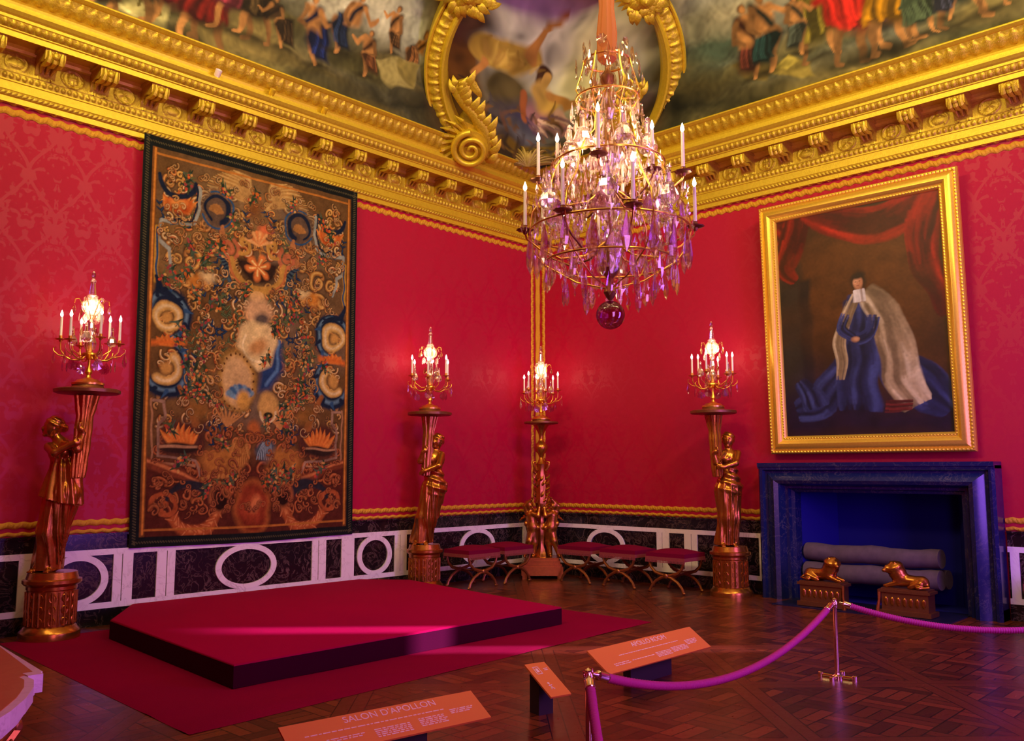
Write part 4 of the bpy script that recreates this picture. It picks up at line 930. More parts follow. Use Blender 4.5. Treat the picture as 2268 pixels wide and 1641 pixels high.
# a generic standing figure, seen from the front in a long blue gown under a pale mantle
BLUES = [(20, 18, 44), (28, 28, 62), (40, 44, 88), (60, 68, 120)]; CREAMS = [(110, 90, 62), (140, 118, 82), (168, 146, 106), (198, 180, 142)]
cloth([(.25, 1.0), (.5, .7), (.8, .45), (.98, .28)], [.1, .25, .22, .1], BLUES, 130, 5); cloth([(-.2, .9), (-.4, .6), (-.6, .38), (-.85, .32)], [.1, .2, .16, .12], BLUES, 110, 6)
cloth([(.03, 1.68), (.0, 1.3), (-.04, .8), (-.06, .32)], [.16, .17, .22, .27], BLUES, 170, 7, .85)
cloth([(.12, 1.72), (.30, 1.45), (.42, 1.05), (.48, .65), (.62, .34)], [.10, .18, .20, .20, .16], CREAMS, 190, 8, .85)
cloth([(-.02, 1.70), (-.16, 1.45), (-.24, 1.1), (-.26, .7)], [.06, .08, .07, .05], CREAMS, 70, 9, .85)
cloth([(.16, 1.45), (.12, 1.22), (-.04, 1.14)], [.09, .07, .05], BLUES, 50, 10, .9); cloth([(-.16, 1.5), (-.22, 1.3), (-.06, 1.16)], [.06, .06, .04], BLUES, 40, 11, .9)
cv.ell(-.05, 1.15, .045, .030, (150, 104, 70), soft=.3); cv.ell(-.035, 1.155, .03, .02, (190, 140, 100), soft=.5)
cv.ell(.035, 1.875, .095, .125, (44, 28, 18), soft=.3); cv.stroke([(.03, 1.78), (.03, 1.68)], [.04, .05], (140, 96, 66), .4); cv.ell(.028, 1.858, .060, .082, (178, 124, 84), soft=.2); cv.ell(.045, 1.85, .035, .06, (146, 94, 60), soft=.7, al=.7); cv.ell(.012, 1.88, .03, .04, (206, 154, 112), soft=.8, al=.7)
cv.ell(.03, 1.945, .078, .040, (46, 30, 20), soft=.4)
for dx in (-.024, .024): cv.ell(.028+dx, 1.872, .010, .005, (56, 36, 26), soft=.6)
cv.stroke([(.024, 1.868), (.020, 1.842)], .004, (150, 96, 66), .8); cv.stroke([(.012, 1.815), (.040, 1.815)], .004, (130, 66, 54), .7)
for i in range(24): x = rng.uniform(-.03, .09); cv.stroke([(x, 1.75), (x+rng.uniform(-.02, .02), 1.64)], [.012, .010], rng.choice([(204, 196, 182), (160, 150, 136), (226, 218, 204)]), .8, .7)
cloth([(.25, .36), (.55, .33)], [.07, .07], [(70, 20, 24), (110, 34, 34)], 30, 12); cloth([(-.8, .7), (-.65, .5), (-.6, .36)], [.08, .14, .16], BLUES, 60, 13)
cv.noise(.10, 14, 21); cv.noise(.06, 50, 22)
g = np.stack([0*Ug-.018, -Ug, Vg+.22], -1); paint_grid('canvas', g, cv.c, M_OIL, fr)

MB().box2((.0, -.9, .06), (.072, .9, .14)).build('hanging_block', M_BACKW, fr, smooth=False)
# ================================================================== FIREPLACE
fp = thing('fireplace', 'dark blue-black marble fireplace with bolection surround under the framed painting', 'fireplace', (0, 0, 0))
o0, o1, ot = 4.05, 6.83, 1.70; prof = [(0, .0), (0, .26), (.03, .29), (.06, .28), (.08, .24), (.11, .235), (.16, .27), (.22, .30), (.27, .27), (.30, .20), (.31, .16), (.345, .15), (.36, .10), (.40, .08), (.41, -.10)]
mb = MB(); vs = []
for d, x in prof: vs += [(-x, -(o0+d), 0), (-x, -(o0+d), ot-.04-d*.82), (-x, -(o1-d), ot-.04-d*.82), (-x, -(o1-d), 0)]
mb.add(vs, [(i*4+j, i*4+j+1, (i+1)*4+j+1, (i+1)*4+j) for i in range(len(prof)-1) for j in range(3)])
mb.box2((0, -o0, 0), (-.25, -o0-.05, .12)); mb.box2((0, -o1, 0), (-.25, -o1+.05, .12))
mb.build('surround', M_FMARB, fp, ang=30)
mb = MB(); mb.box2((.01, -o0+.0, ot-.05), (-.30, -o1-.0, ot-.0)); mb.box2((.01, -o0+.0, ot-.075), (-.285, -o1-.0, ot-.05)); mb.build('mantel_shelf', M_FMARB, fp, smooth=False)
mb = MB(); a, b = -o0-.40, -o1+.40
mb.add([(.05, a, 0), (.62, a-.25, 0), (.62, b+.25, 0), (.05, b, 0), (.05, a, 1.40), (.62, a-.25, 1.40), (.62, b+.25, 1.40), (.05, b, 1.40)], [(0, 1, 5, 4), (1, 2, 6, 5), (2, 3, 7, 6), (4, 5, 6, 7), (0, 3, 2, 1)])
mb.v = [(x, y, z+.004) for x, y, z in mb.v]; mb.build('firebox', M_HEARTH, fp, smooth=False, fixn=False)
MB().box2((-.02, -o0-.38, 0), (-.75, -o1+.38, .012)).build('hearth_slab', mat('hearth_slate', (.01, .01, .04), .3), fp, smooth=False)
# logs
M_LOG = NT(mat('ash_log', (.2, .13, .14), .9)); _v, _ = M_LOG.obj(); M_LOG.base(M_LOG.mix(M_LOG.noise(_v, 12, 4), (.06, .035, .05), (.15, .09, .11))); M_LOG = M_LOG.n['Principled BSDF'].id_data
M_LOG = bpy.data.materials['ash_log']
lg = onR(1795, 1222, -.12); rg = onR(2092, 1232, -.12)
for i, (zz_, xx, r) in enumerate(((.574, .14, .110), (.335, .10, .115), (.32, .36, .11))):
    t = thing('log', ['pale log lying on top of the pile in the fireplace', 'pale log at the front of the pile, under the top one', 'log at the back of the pile in the fireplace'][i], 'log', (xx, -5.3, zz_), 0, 'logs in the hearth')
    n = 14; mb = MB(); mb.tube([(.012*math.sin(k*1.3), (k/n-.5)*1.62, .01*math.cos(k*.9)) for k in range(n+1)], [r*(1+.04*math.sin(k*2.1)) for k in range(n+1)], 18)
    mb.build('bark', M_LOG, t)
    MB().lathe([(0, 0), (r*.93, 0), (r*.93, .006), (0, .006)], n=20).build('cut_end', mat('log_end_%d' % i, (.36, .24, .2), .9), t)
    e = [k for k in COL.objects if k.parent == t and k.name.startswith('cut_end')][0]; e.rotation_euler = (-PI/2, 0, 0); e.location = (0, .812, .005)

# ---- lions on andirons
def lion_sdf(X, Y, Z, s):
    """recumbent lion, length along x, head towards +x, facing -y a little"""
    X = X*s
    d = seg(X, Y, Z, (-.15, 0, .075), (.06, 0, .085), .062, .068)
    d = smin(d, elp(X, Y, Z, (-.16, 0, .07), (.075, .062, .068)), .03)
    d = smin(d, elp(X, Y, Z, (.085, -.005, .14), (.085, .078, .11)), .04)        # chest and mane
    fold = .006*np.sin(60*Z+25*np.abs(Y)+20*X)
    d = smin(d, elp(X, Y, Z, (.12, -.02, .205), (.095, .085, .095))+fold, .03)
    d = smin(d, elp(X, Y, Z, (.185, -.065, .205), (.038, .042, .045)), .02)    # face
    d = smin(d, elp(X, Y, Z, (.212, -.095, .188), (.024, .026, .022)), .012)     # muzzle
    for q in (-1, 1): d = smin(d, elp(X, Y, Z, (.13+.03*q, -.05+.02*q, .275), (.012, .012, .012)), .012)
    for q in (-.05, .05):
        d = smin(d, seg(X, Y, Z, (.08, q, .06), (.20, q*1.1-.01, .022), .032, .022), .02); d = smin(d, elp(X, Y, Z, (.215, q*1.1-.01, .018), (.028, .02, .018)), .01)
        d = smin(d, seg(X, Y, Z, (-.16, q*1.1, .06), (-.07, q*1.4, .03), .045, .028), .02); d = smin(d, elp(X, Y, Z, (-.05, q*1.4, .018), (.03, .02, .018)), .01)
    tl = seg(X, Y, Z, (-.22, 0, .06), (-.25, -.06, .03), .014, .012); tl = np.minimum(tl, seg(X, Y, Z, (-.25, -.06, .03), (-.17, -.10, .02), .012, .012)); tl = smin(tl, elp(X, Y, Z, (-.15, -.105, .022), (.03, .02, .02)), .01)
    return smin(d, tl, .015)
for i, (px, py, sg, lab) in enumerate(((1824, 1338, 1, 'left'), (2010, 1366, -1, 'right'))):
    gx = -.55; q = onR(px, py-60, .55)
    t = thing('andiron', 'reddish bronze andiron with lion resting on a block, %s one before the fireplace' % lab, 'andiron', (gx, q[1], .013), -PI/2+.0, 'lion andirons')
    mb = MB(); mb.box((0, 0, .03), (.56, .26, .05)); mb.box((0, 0, .15), (.50, .21, .20)); mb.box((0, 0, .262), (.55, .25, .03)); mb.box((0, 0, .285), (.50, .22, .018))
    mb.build('block', M_DARKGILT, t, smooth=False)
    mb = MB()
    for k in range(7): mb.ball((-.20+k*.067, -.108, .15), (.024, .012, .05), 8, 6)
    mb.tube([(sg*.272, -.10, .27), (sg*.275, -.11, .15), (sg*.29, -.12, .06), (sg*.29, -.12, 0.)], [.022, .016, .02, .024], 8)
    mb.build('ornament', M_BRONZE, t)
    l = surface(lambda X, Y, Z: lion_sdf(X, Y, Z, sg), (-.29, -.16, -.01), (.29, .12, .31), .008, 'lion', M_BRONZE, t); l.location = (0, 0, .294)

# ================================================================== CANDLES AND CRYSTALS (shared meshes)
def mesh_of(mb, name, m, ang=25):
    o = mb.build(name, m, ang=ang); me = o.data; bpy.data.objects.remove(o); return me
def part(name, me, parent, loc=(0, 0, 0), rot=(0, 0, 0), sc=1.):
    o = bpy.data.objects.new(name, me); COL.objects.link(o); o.parent = parent; o.location = loc; o.rotation_euler = rot
    o.scale = (sc,)*3 if isinstance(sc, (int, float)) else sc; return o
def candle_mesh(L, r): return mesh_of(MB().lathe([(r*1.08, 0), (r, L*.05), (r*.92, L), (r*.5, L+.004), (0.0, L+.004)], n=14), 'candle', M_CANDLE, 40)
ME_CAND_S = candle_mesh(.19, .0125); ME_CAND_L = candle_mesh(.27, .0135)
ME_FLAME = mesh_of(MB().lathe([(.001, 0), (.008, .008), (.0115, .018), (.009, .032), (.004, .046), (.0005, .056)], n=10), 'flame', M_FLAME, 60)
ME_PAN = mesh_of(MB().lathe([(0, -.03), (.012, -.028), (.018, -.012), (.05, -.004), (.052, .002), (.044, .002), (.018, 0), (.016, .03), (.019, .034), (0, .034)], n=18), 'drip_pan', M_GILT, 35)
ME_PAND = mesh_of(MB().lathe([(0, -.04), (.012, -.035), (.02, -.015), (.06, -.006), (.066, .002), (.052, .004), (.02, 0), (.016, .03), (.019, .034), (0, .034)], n=18, flute=lambda a, z: .05*math.cos(a*8)), 'drip_pan', M_DARKGILT, 35)
def drop_mesh(h, r, m, n=6): return mesh_of(MB().lathe([(.001, 0), (r*.25, -h*.06), (r*.3, -h*.14), (r*.8, -h*.42), (r, -h*.62), (r*.7, -h*.84), (.001, -h)], n=n, sy=.55), 'crystal_drop', m, 5)
def disc_mesh(r, m):
    mb = MB(); n = 16; vs = [(0, -.008, 0), (0, .008, 0)]
    for k in range(n):
        a = 2*PI*k/n; rr = r*(1 if k % 2 else .82); vs.append((rr*math.cos(a), 0, rr*math.sin(a)-0))
    fs = [(0, 2+k, 2+(k+1) % n) for k in range(n)]+[(1, 2+(k+1) % n, 2+k) for k in range(n)]
    return mesh_of(mb.add(vs, fs), 'crystal_rosette', m, 2)
def leafp_mesh(h, r, m):
    mb = MB(); pr = [(0, 0), (.35, -.12), (.8, -.35), (1, -.6), (.75, -.85), (.0, -1)]
    vs = [(0, -.007, -h*.5), (0, .007, -h*.5)]; out = [(x*r, z*h) for x, z in pr]+[(-x*r, z*h) for x, z in reversed(pr[1:-1])]
    vs += [(x, 0, z) for x, z in out]; n = len(out)
    return mesh_of(mb.add(vs, [(0, 2+k, 2+(k+1) % n) for k in range(n)]+[(1, 2+(k+1) % n, 2+k) for k in range(n)]), 'crystal_plaque', m, 2)
ME_D1, ME_D2, ME_D3 = drop_mesh(.15, .022, M_CRYS), drop_mesh(.19, .028, M_CRYSP), drop_mesh(.09, .018, M_CRYSY)
ME_ROS, ME_ROSP = disc_mesh(.034, M_CRYS), disc_mesh(.05, M_CRYSP)
ME_PL, ME_PLP = leafp_mesh(.11, .038, M_CRYS), leafp_mesh(.13, .05, M_CRYSP)
def spire_mesh(h, r): return mesh_of(MB().lathe([(0, 0), (r*.5, .0), (r*.9, h*.1), (r, h*.2), (r*.75, h*.38), (r*.5, h*.48), (r*.6, h*.5), (r*.35, h*.54), (r*.24, h*.8), (r*.3, h*.84), (r*.14, h*.87), (r*.26, h*.94), (0.001, h)], n=8), 'crystal_spire', M_CRYSW, 8)
ME_SPS, ME_SPL = spire_mesh(.20, .05), spire_mesh(.30, .075)

# ================================================================== CANDELABRUM
CAM_ROT = YAW-PI/2
def candelabrum():
    t = thing('candelabrum', 'x', 'candelabrum')
    MB().lathe([(0, 0), (.15, 0), (.15, .018), (.12, .03), (.10, .05), (.06, .06), (.03, .075), (.02, .10), (.035, .125), (.03, .15), (.014, .18), (.014, .25), (.045, .275), (.075, .30), (.072, .315), (.03, .33), (.018, .36), (.012, .46)], n=24).build('stem', M_GILT, t)
    MB().lathe([(0, .34), (.05, .36), (.065, .42), (.045, .47), (.022, .50), (.04, .55), (.03, .62), (.016, .66), (.03, .70), (.085, .735), (.10, .78), (.085, .83), (.05, .875), (.058, .89), (.036, .91), (.022, 1.02), (.03, 1.05), (.012, 1.07), (.022, 1.10), (.016, 1.13), (0, 1.15)], n=10).build('glass_obelisk', M_CRYSW, t, ang=10)
    for k in range(6):
        a = math.radians(15+60*k); c, s = math.cos(a), math.sin(a); R = .27; zc = .40+(.03 if k % 2 else 0)
        b = MB().tube([(c*r, s*r, z) for r, z in ((.04, .30), (.09, .25), (.16, .245), (.22, .28), (.265, .34), (R, zc))], [.009, .009, .008, .007, .007, .006], 8)
        b.tube([(c*r, s*r, z) for r, z in ((.22, .28), (.28, .29), (.325, .33), (.33, .36), (.31, .37))], [.006, .005, .005, .004, .003], 6)
        arm = b.build('arm', M_GILT, t)
        part('drip_pan', ME_PAN, arm, (c*R, s*R, zc+.02))
        cd_ = part('candle', ME_CAND_S, t, (c*R, s*R, zc+.05)); part('flame', ME_FLAME, cd_, (0, 0, .190), (0, 0, 0), 1.25)
        part('crystal_drop', ME_D1 if k % 2 else ME_D2, t, (c*.325, s*.325, .325), (0, 0, a), .8)
        part('crystal_plaque', ME_PLP, t, (c*.24, s*.24, .25), (0, 0, a+PI/2), .95); part('crystal_rosette', ME_ROS, t, (c*.25, s*.25, .285), (0, 0, a+PI/2))
        part('crystal_rosette', ME_ROSP, t, (c*.20, s*.20, .17), (0, 0, a+PI/2))
        if k % 2 == 0:
            a2 = a+math.radians(30); c2, s2 = math.cos(a2), math.sin(a2)
            part('crystal_spire', ME_SPS, t, (c2*.21, s2*.21, .40)); MB().tube([(c2*.03, s2*.03, .30), (c2*.12, s2*.12, .30), (c2*.20, s2*.20, .36), (c2*.21, s2*.21, .40)], .006, 6).build('bracket', M_GILT, t)
        a3 = a+.3; c3, s3 = math.cos(a3), math.sin(a3)
        MB().tube([(c3*r, s3*r, z) for r, z in ((.02, .66), (.07, .78), (.12, .86), (.155, .85), (.16, .81))], .004, 6).build('upper_arm', M_GILT, t)
        part('crystal_drop', ME_D3, t, (c3*.16, s3*.16, .80), (0, 0, a3), 1.0); part('crystal_plaque', ME_PL, t, (c3*.11, s3*.11, .72), (0, 0, a3+PI/2), .9)
        part('crystal_rosette', ME_ROS, t, (c3*.15, s3*.15, .84), (0, 0, a3+PI/2), .7); part('crystal_drop', ME_D3, t, (c3*.08, s3*.08, .58), (0, 0, a3), 1.1)
    return t

# ================================================================== TORCHERE STATUES
def figure_sdf(X, Y, Z, P):
    """woman in drapery holding up a fluted horn; local z=0 at the feet, -y towards the room"""
    sx = P['side']; X = X*sx; J = P['J']
    f, k_, h, w_, c, n, hd = [np.array(q) for q in J]
    th = np.arctan2(Y-(h[1]), X-h[0])
    # legs and long skirt
    d = seg(X, Y, Z, (f[0]-.05, f[1], .05), (k_[0]-.05, k_[1]-.03, k_[2]), .045, .07); d = smin(d, seg(X, Y, Z, (f[0]+.06, f[1], .05), (k_[0]+.05, k_[1], k_[2]), .045, .07), .03)
    d = smin(d, seg(X, Y, Z, (k_[0]-.05, k_[1]-.03, k_[2]), (h[0]-.05, h[1], h[2]), .075, .11), .04); d = smin(d, seg(X, Y, Z, (k_[0]+.05, k_[1], k_[2]), (h[0]+.06, h[1], h[2]), .075, .11), .04)
    fold = .013*np.sin(th*11+Z*3.5)+.006*np.sin(th*23-Z*5)
    sk = seg(X, Y, Z, (f[0], f[1]+.02, .03), (k_[0], k_[1]+.01, k_[2]), P['hem'], .125); sk = smin(sk, seg(X, Y, Z, (k_[0], k_[1], k_[2]), (h[0], h[1], h[2]), .125, .16), .05)
    d = smin(d, np.maximum(sk+fold, .02-Z), .03)
    if P['tunic']:
        tz = P['tunic']; tn = seg(X, Y, Z, (h[0]-.03, h[1], tz), (w_[0], w_[1], w_[2]), .20, .13)
        tn = np.maximum(tn+.020*np.sin(th*10+Z*6), (tz+.02-.28*(X-h[0]))-Z); d = smin(d, tn, .015)
    else:
        tn = seg(X, Y, Z, (h[0]+.02, h[1], h[2]+.02), (w_[0], w_[1], w_[2]), .165, .125)+.013*np.sin(Z*60+X*18)
        d = smin(d, tn, .02)
        d = smin(d, seg(X, Y, Z, (h[0]+.15, h[1]-.02, h[2]+.06), (k_[0]+.12, k_[1]+.03, k_[2]-.1), .045, .02)+.008*np.sin(X*120), .02)
    # torso, neck, head
    d = smin(d, seg(X, Y, Z, h+[0, 0, .02], w_, .13, .095), .05); d = smin(d, elp(X, Y, Z, c, (.135, .10, .13)), .05)
    for q in (-1, 1): d = smin(d, elp(X, Y, Z, (c[0]+q*.05, c[1]-.075, c[2]-.01), (.045, .04, .045)), .025)
    d = smin(d, seg(X, Y, Z, c+[0, 0, .08], n, .05, .045), .03); d = smin(d, elp(X, Y, Z, hd, (.073, .085, .10)), .02)
    fx = P['face']; e = np.array([math.sin(fx), -math.cos(fx)])
    fc = (hd[0]+e[0]*.07, hd[1]+e[1]*.07)
    d = smin(d, elp(X, Y, Z, (fc[0]+e[0]*.016, fc[1]+e[1]*.016, hd[2]-.012), (.012, .014, .024)), .012)
    d = smin(d, elp(X, Y, Z, (fc[0]-e[0]*.008, fc[1]-e[1]*.008, hd[2]-.072), (.024, .022, .018)), .015)
    d = smin(d, elp(X, Y, Z, (fc[0]+e[0]*.004, fc[1]+e[1]*.004, hd[2]-.045), (.02, .012, .007)), .008)
    for q in (-1, 1):
        ex, ey = fc[0]+q*.030*(-e[1])*1, fc[1]+q*.030*e[0]
        d = -smin(-d, elp(X, Y, Z, (ex+e[0]*.006, ey+e[1]*.006, hd[2]+.012), (.016, .014, .010)), .008)
        d = smin(d, elp(X, Y, Z, (ex-e[0]*.006, ey-e[1]*.006, hd[2]+.012), (.011, .011, .008)), .004)
        d = smin(d, elp(X, Y, Z, (hd[0]-q*.074*e[1], hd[1]+q*.074*e[0], hd[2]-.01), (.012, .014, .022)), .008)
    hair = elp(X, Y, Z, (hd[0]-e[0]*.022, hd[1]-e[1]*.022, hd[2]+.035), (.088, .095, .085))+.005*np.sin(Z*110+X*60)
    d = smin(d, hair, .012); d = smin(d, elp(X, Y, Z, (hd[0]-e[0]*.10, hd[1]-e[1]*.10, hd[2]+.0), (.045, .045, .045)), .02)
    # arms and hands
    for sh, el, wr, fg in P['arms']:
        sh, el, wr, fg = [np.array(q, float) for q in (sh, el, wr, fg)]
        a = smin(seg(X, Y, Z, sh, el, .048, .038), seg(X, Y, Z, el, wr, .040, .026), .02)
        pm = wr+(fg-wr)*.4; a = smin(a, seg(X, Y, Z, wr, pm, .026, .03), .015); side = np.array([0, 0, 1.])
        ax = (fg-wr)/np.linalg.norm(fg-wr)
        for q, L in zip((-1.5, -.5, .5, 1.5), (.058, .068, .064, .050)):
            b0 = pm+side*q*.017; b1 = b0+ax*L*.6+np.array([0, -.006, 0]); b2 = b1+(ax*.5+np.array([0, .8, 0])*P['curl'])*L*.5
            a = smin(a, np.minimum(seg(X, Y, Z, b0, b1, .0095, .009), seg(X, Y, Z, b1, b2, .009, .0075)), .006)
        a = smin(a, seg(X, Y, Z, wr+ax*.02+side*.02, wr+ax*.05+side*.055+np.array([0, -.015, 0]), .012, .009), .008)
        d = smin(d, a, .025)
    # feet with toes
    for q in (-.06, .07):
        d = smin(d, seg(X, Y, Z, (f[0]+q, f[1], .035), (f[0]+q*1.2, f[1]-.13, .02), .035, .022), .02)
        for tt in range(4): d = smin(d, elp(X, Y, Z, (f[0]+q*1.2-.022+tt*.014, f[1]-.155, .013), (.008, .016, .010)), .006)
    return d
def torchere(px, fparams, stem, tray, label, hh=.62, base_r=.27):
    """stem, tray: x offsets of the horn foot and of the tray"""
    q = onL(px, 1250, .42) if px < 1100 else onR(px, 1250, .42)
    t = thing('torchere', label, 'candle stand', (q[0], q[1], .0125 if px < 1100 else 0), CAM_ROT, 'gilded statue torcheres')
    r = base_r
    pd = MB().lathe([(r, 0), (r, .05), (r*.98, .07), (r*.90, .09), (r*.86, .11), (r*.80, .12), (r*.80, hh-.17), (r*.83, hh-.16), (r*.83, hh-.13), (r*.90, hh-.12), (r*.97, hh-.10), (r*.97, hh-.07), (r*.86, hh-.06), (r*.82, hh-.02), (r*.80, hh), (0, hh)], n=40).build('pedestal', M_BRONZE, t)
    mb = MB()   # reliefs round the drum
    for k in range(12):
        a = 2*PI*k/12; x, y = r*.80*math.cos(a), r*.80*math.sin(a)
        for i in range(3):
            zc_ = .17+i*(hh-.36)/2.4; cx_, sy_ = -math.sin(a), math.cos(a)
            mb.tube([(x+cx_*.030*math.cos(t), y+sy_*.030*math.cos(t), zc_+.038*math.sin(t)) for t in [k2*PI/4 for k2 in range(9)]], .007, 5)
        mb.tube([(x*1.01, y*1.01, .13), (x*1.03, y*1.03, hh*.45), (x*1.01, y*1.01, hh-.18)], [.014, .008, .014], 6)
        a2 = a+PI/12; x, y = r*.81*math.cos(a2), r*.81*math.sin(a2); mb.tube([(x, y, .13), (x, y, hh-.18)], .008, 6)
    mb.build('relief', M_BRONZE, pd)
    fg = surface(lambda X, Y, Z: figure_sdf(X, Y, Z, fparams), (-.40, -.36, -.01), (.46, .30, 1.62), .0085, 'figure', M_BRONZE, t); fg.location = (0, 0, hh-.004)
    if fparams['side'] < 0: pass
    zt = 2.325; n = 12; pts = []; rr = []
    for i in range(n+1):
        f = i/n; pts.append((stem*(1-f)+tray*f, -.10*(1-f)+0*f, 1.52*(1-f)+zt*f)); rr.append(.055+.035*math.sin(f*PI*.9)*.4+(.05*max(0, f-.75)/.25)**1.0*1.0-.0*f)
    mb = MB(); mb.tube(pts, rr, 18)
    for k in range(9):
        a = 2*PI*k/9; mb.tube([(x+math.cos(a)*r_*.95, y+math.sin(a)*r_*.95, z) for (x, y, z), r_ in zip(pts, rr)], [.012+.008*abs(math.sin(i*1.1)) for i in range(n+1)], 6)
    mb.build('horn', M_BRONZE, t)
    mb = MB().lathe([(0, 0), (.10, 0), (.13, .012), (.28, .022), (.30, .03), (.302, .06), (.285, .068), (.17, .07), (.15, .085), (.14, .11), (0, .11)], (tray, 0, zt-.005), 40, flute=lambda a, z: .012*math.cos(a*28) if z > .02 and z < .066 else 0)
    mb.build('tray', M_DARKGILT, t)
    return t, (tray, 0, zt+.105)
def jts(f, k, h, w_, c, n, hd): return [f, k, h, w_, c, n, hd]
P1 = dict(side=1, J=jts((-.07, 0, 0), (-.02, -.02, .38), (.06, 0, .75), (.07, 0, .98), (.03, -.01, 1.16), (-.03, -.02, 1.30), (-.07, -.03, 1.39)), hem=.13, tunic=.66, face=-.9, curl=.3,
          arms=[((.10, -.06, 1.22), (.24, -.14, 1.18), (.27, -.10, 1.34), (.25, -.16, 1.42)), ((-.06, -.09, 1.20), (.06, -.22, 1.14), (.20, -.19, 1.22), (.29, -.17, 1.27))])
P2 = dict(side=1, J=jts((-.05, 0, 0), (.02, -.03, .36), (.11, 0, .74), (.12, 0, .95), (.13, 0, 1.15), (.15, 0, 1.30), (.16, -.01, 1.39)), hem=.15, tunic=0, face=-.5, curl=.3,
          arms=[((.22, -.04, 1.21), (.20, -.18, 1.06), (.02, -.20, .99), (-.06, -.19, .96)), ((.05, -.04, 1.22), (-.06, -.14, 1.12), (-.02, -.18, 1.24), (.05, -.19, 1.30))])
P4 = dict(side=1, J=jts((-.04, 0, 0), (-.01, -.03, .36), (-.01, 0, .72), (.01, 0, .93), (.02, 0, 1.13), (.01, 0, 1.28), (.01, -.01, 1.37)), hem=.15, tunic=0, face=-.35, curl=.3,
          arms=[((.12, -.05, 1.20), (.06, -.18, 1.07), (-.10, -.20, 1.02), (-.18, -.19, 1.03)), ((-.07, -.04, 1.20), (-.18, -.14, 1.08), (-.21, -.15, 1.20), (-.17, -.20, 1.25))])
t1, c1 = torchere(118, P1, .24, .24, 'gilded torchere, woman in a short pleated tunic beside the tapestry and platform at far left')
t2, c2 = torchere(940, P2, .02, .05, 'gilded torchere of a draped woman between the tapestry and the upholstered stools', .60, .255)
t4, c4 = torchere(1618, P4, -.16, -.17, 'gilded torchere of a draped woman standing left of the fireplace', .63, .27)

# ---- corner stand with two putti
qc = (-.60, -.60)
t3 = thing('corner_torchere', 'carved gilded candle stand with two putti on a square base in the corner', 'candle stand', (*qc, 0), CAM_ROT)
mb = MB(); mb.box((0, 0, .12), (.62, .62, .13)); mb.box((0, 0, .20), (.58, .58, .04)); mb.box((0, 0, .245), (.54, .54, .06)); mb.box((0, 0, .29), (.50, .50, .035))
for x in (-.26, .26):
    for y in (-.26, .26): mb.box((x, y, .032), (.07, .07, .064))
b_ = mb.build('base', M_BRONZE, t3, smooth=False)
mb = MB().lathe([(0, .30), (.10, .30), (.09, .36), (.05, .45), (.06, .60), (.085, .72), (.06, .80), (.04, .86), (.05, .95), (.085, 1.05), (.10, 1.12), (.075, 1.25), (.09, 1.35), (.075, 1.5), (.06, 1.62), (.08, 1.70), (.05, 1.74), (.03, 1.80), (.05, 1.86), (.09, 1.90), (.105, 1.95), (.09, 2.0), (.05, 2.04), (.03, 2.08), (.04, 2.16), (.08, 2.24), (.12, 2.295), (.16, 2.305), (0, 2.31)], n=28, flute=lambda a, z: .07*math.cos(a*7) if z < 1.7 else 0)
mb.build('baluster', M_BRONZE, t3)
mb = MB(); r2 = random.Random(9)
for k in range(60):
    z = r2.uniform(.9, 1.72); a = r2.uniform(0, 6.28); mb.tube([(.08*math.cos(a), .08*math.sin(a), z), (.12*math.cos(a+.2), .12*math.sin(a+.2), z+.03), (.13*math.cos(a+.4), .13*math.sin(a+.4), z+.08)], [.02, .018, .004], 5)
for q in (-1, 1): mb.tube([(q*.07, -.03, 1.60), (q*.11, -.04, 1.66), (q*.12, -.04, 1.73), (q*.08, -.04, 1.74)], [.02, .022, .02, .01], 8)
mb.build('carved_foliage', M_BRONZE, t3)
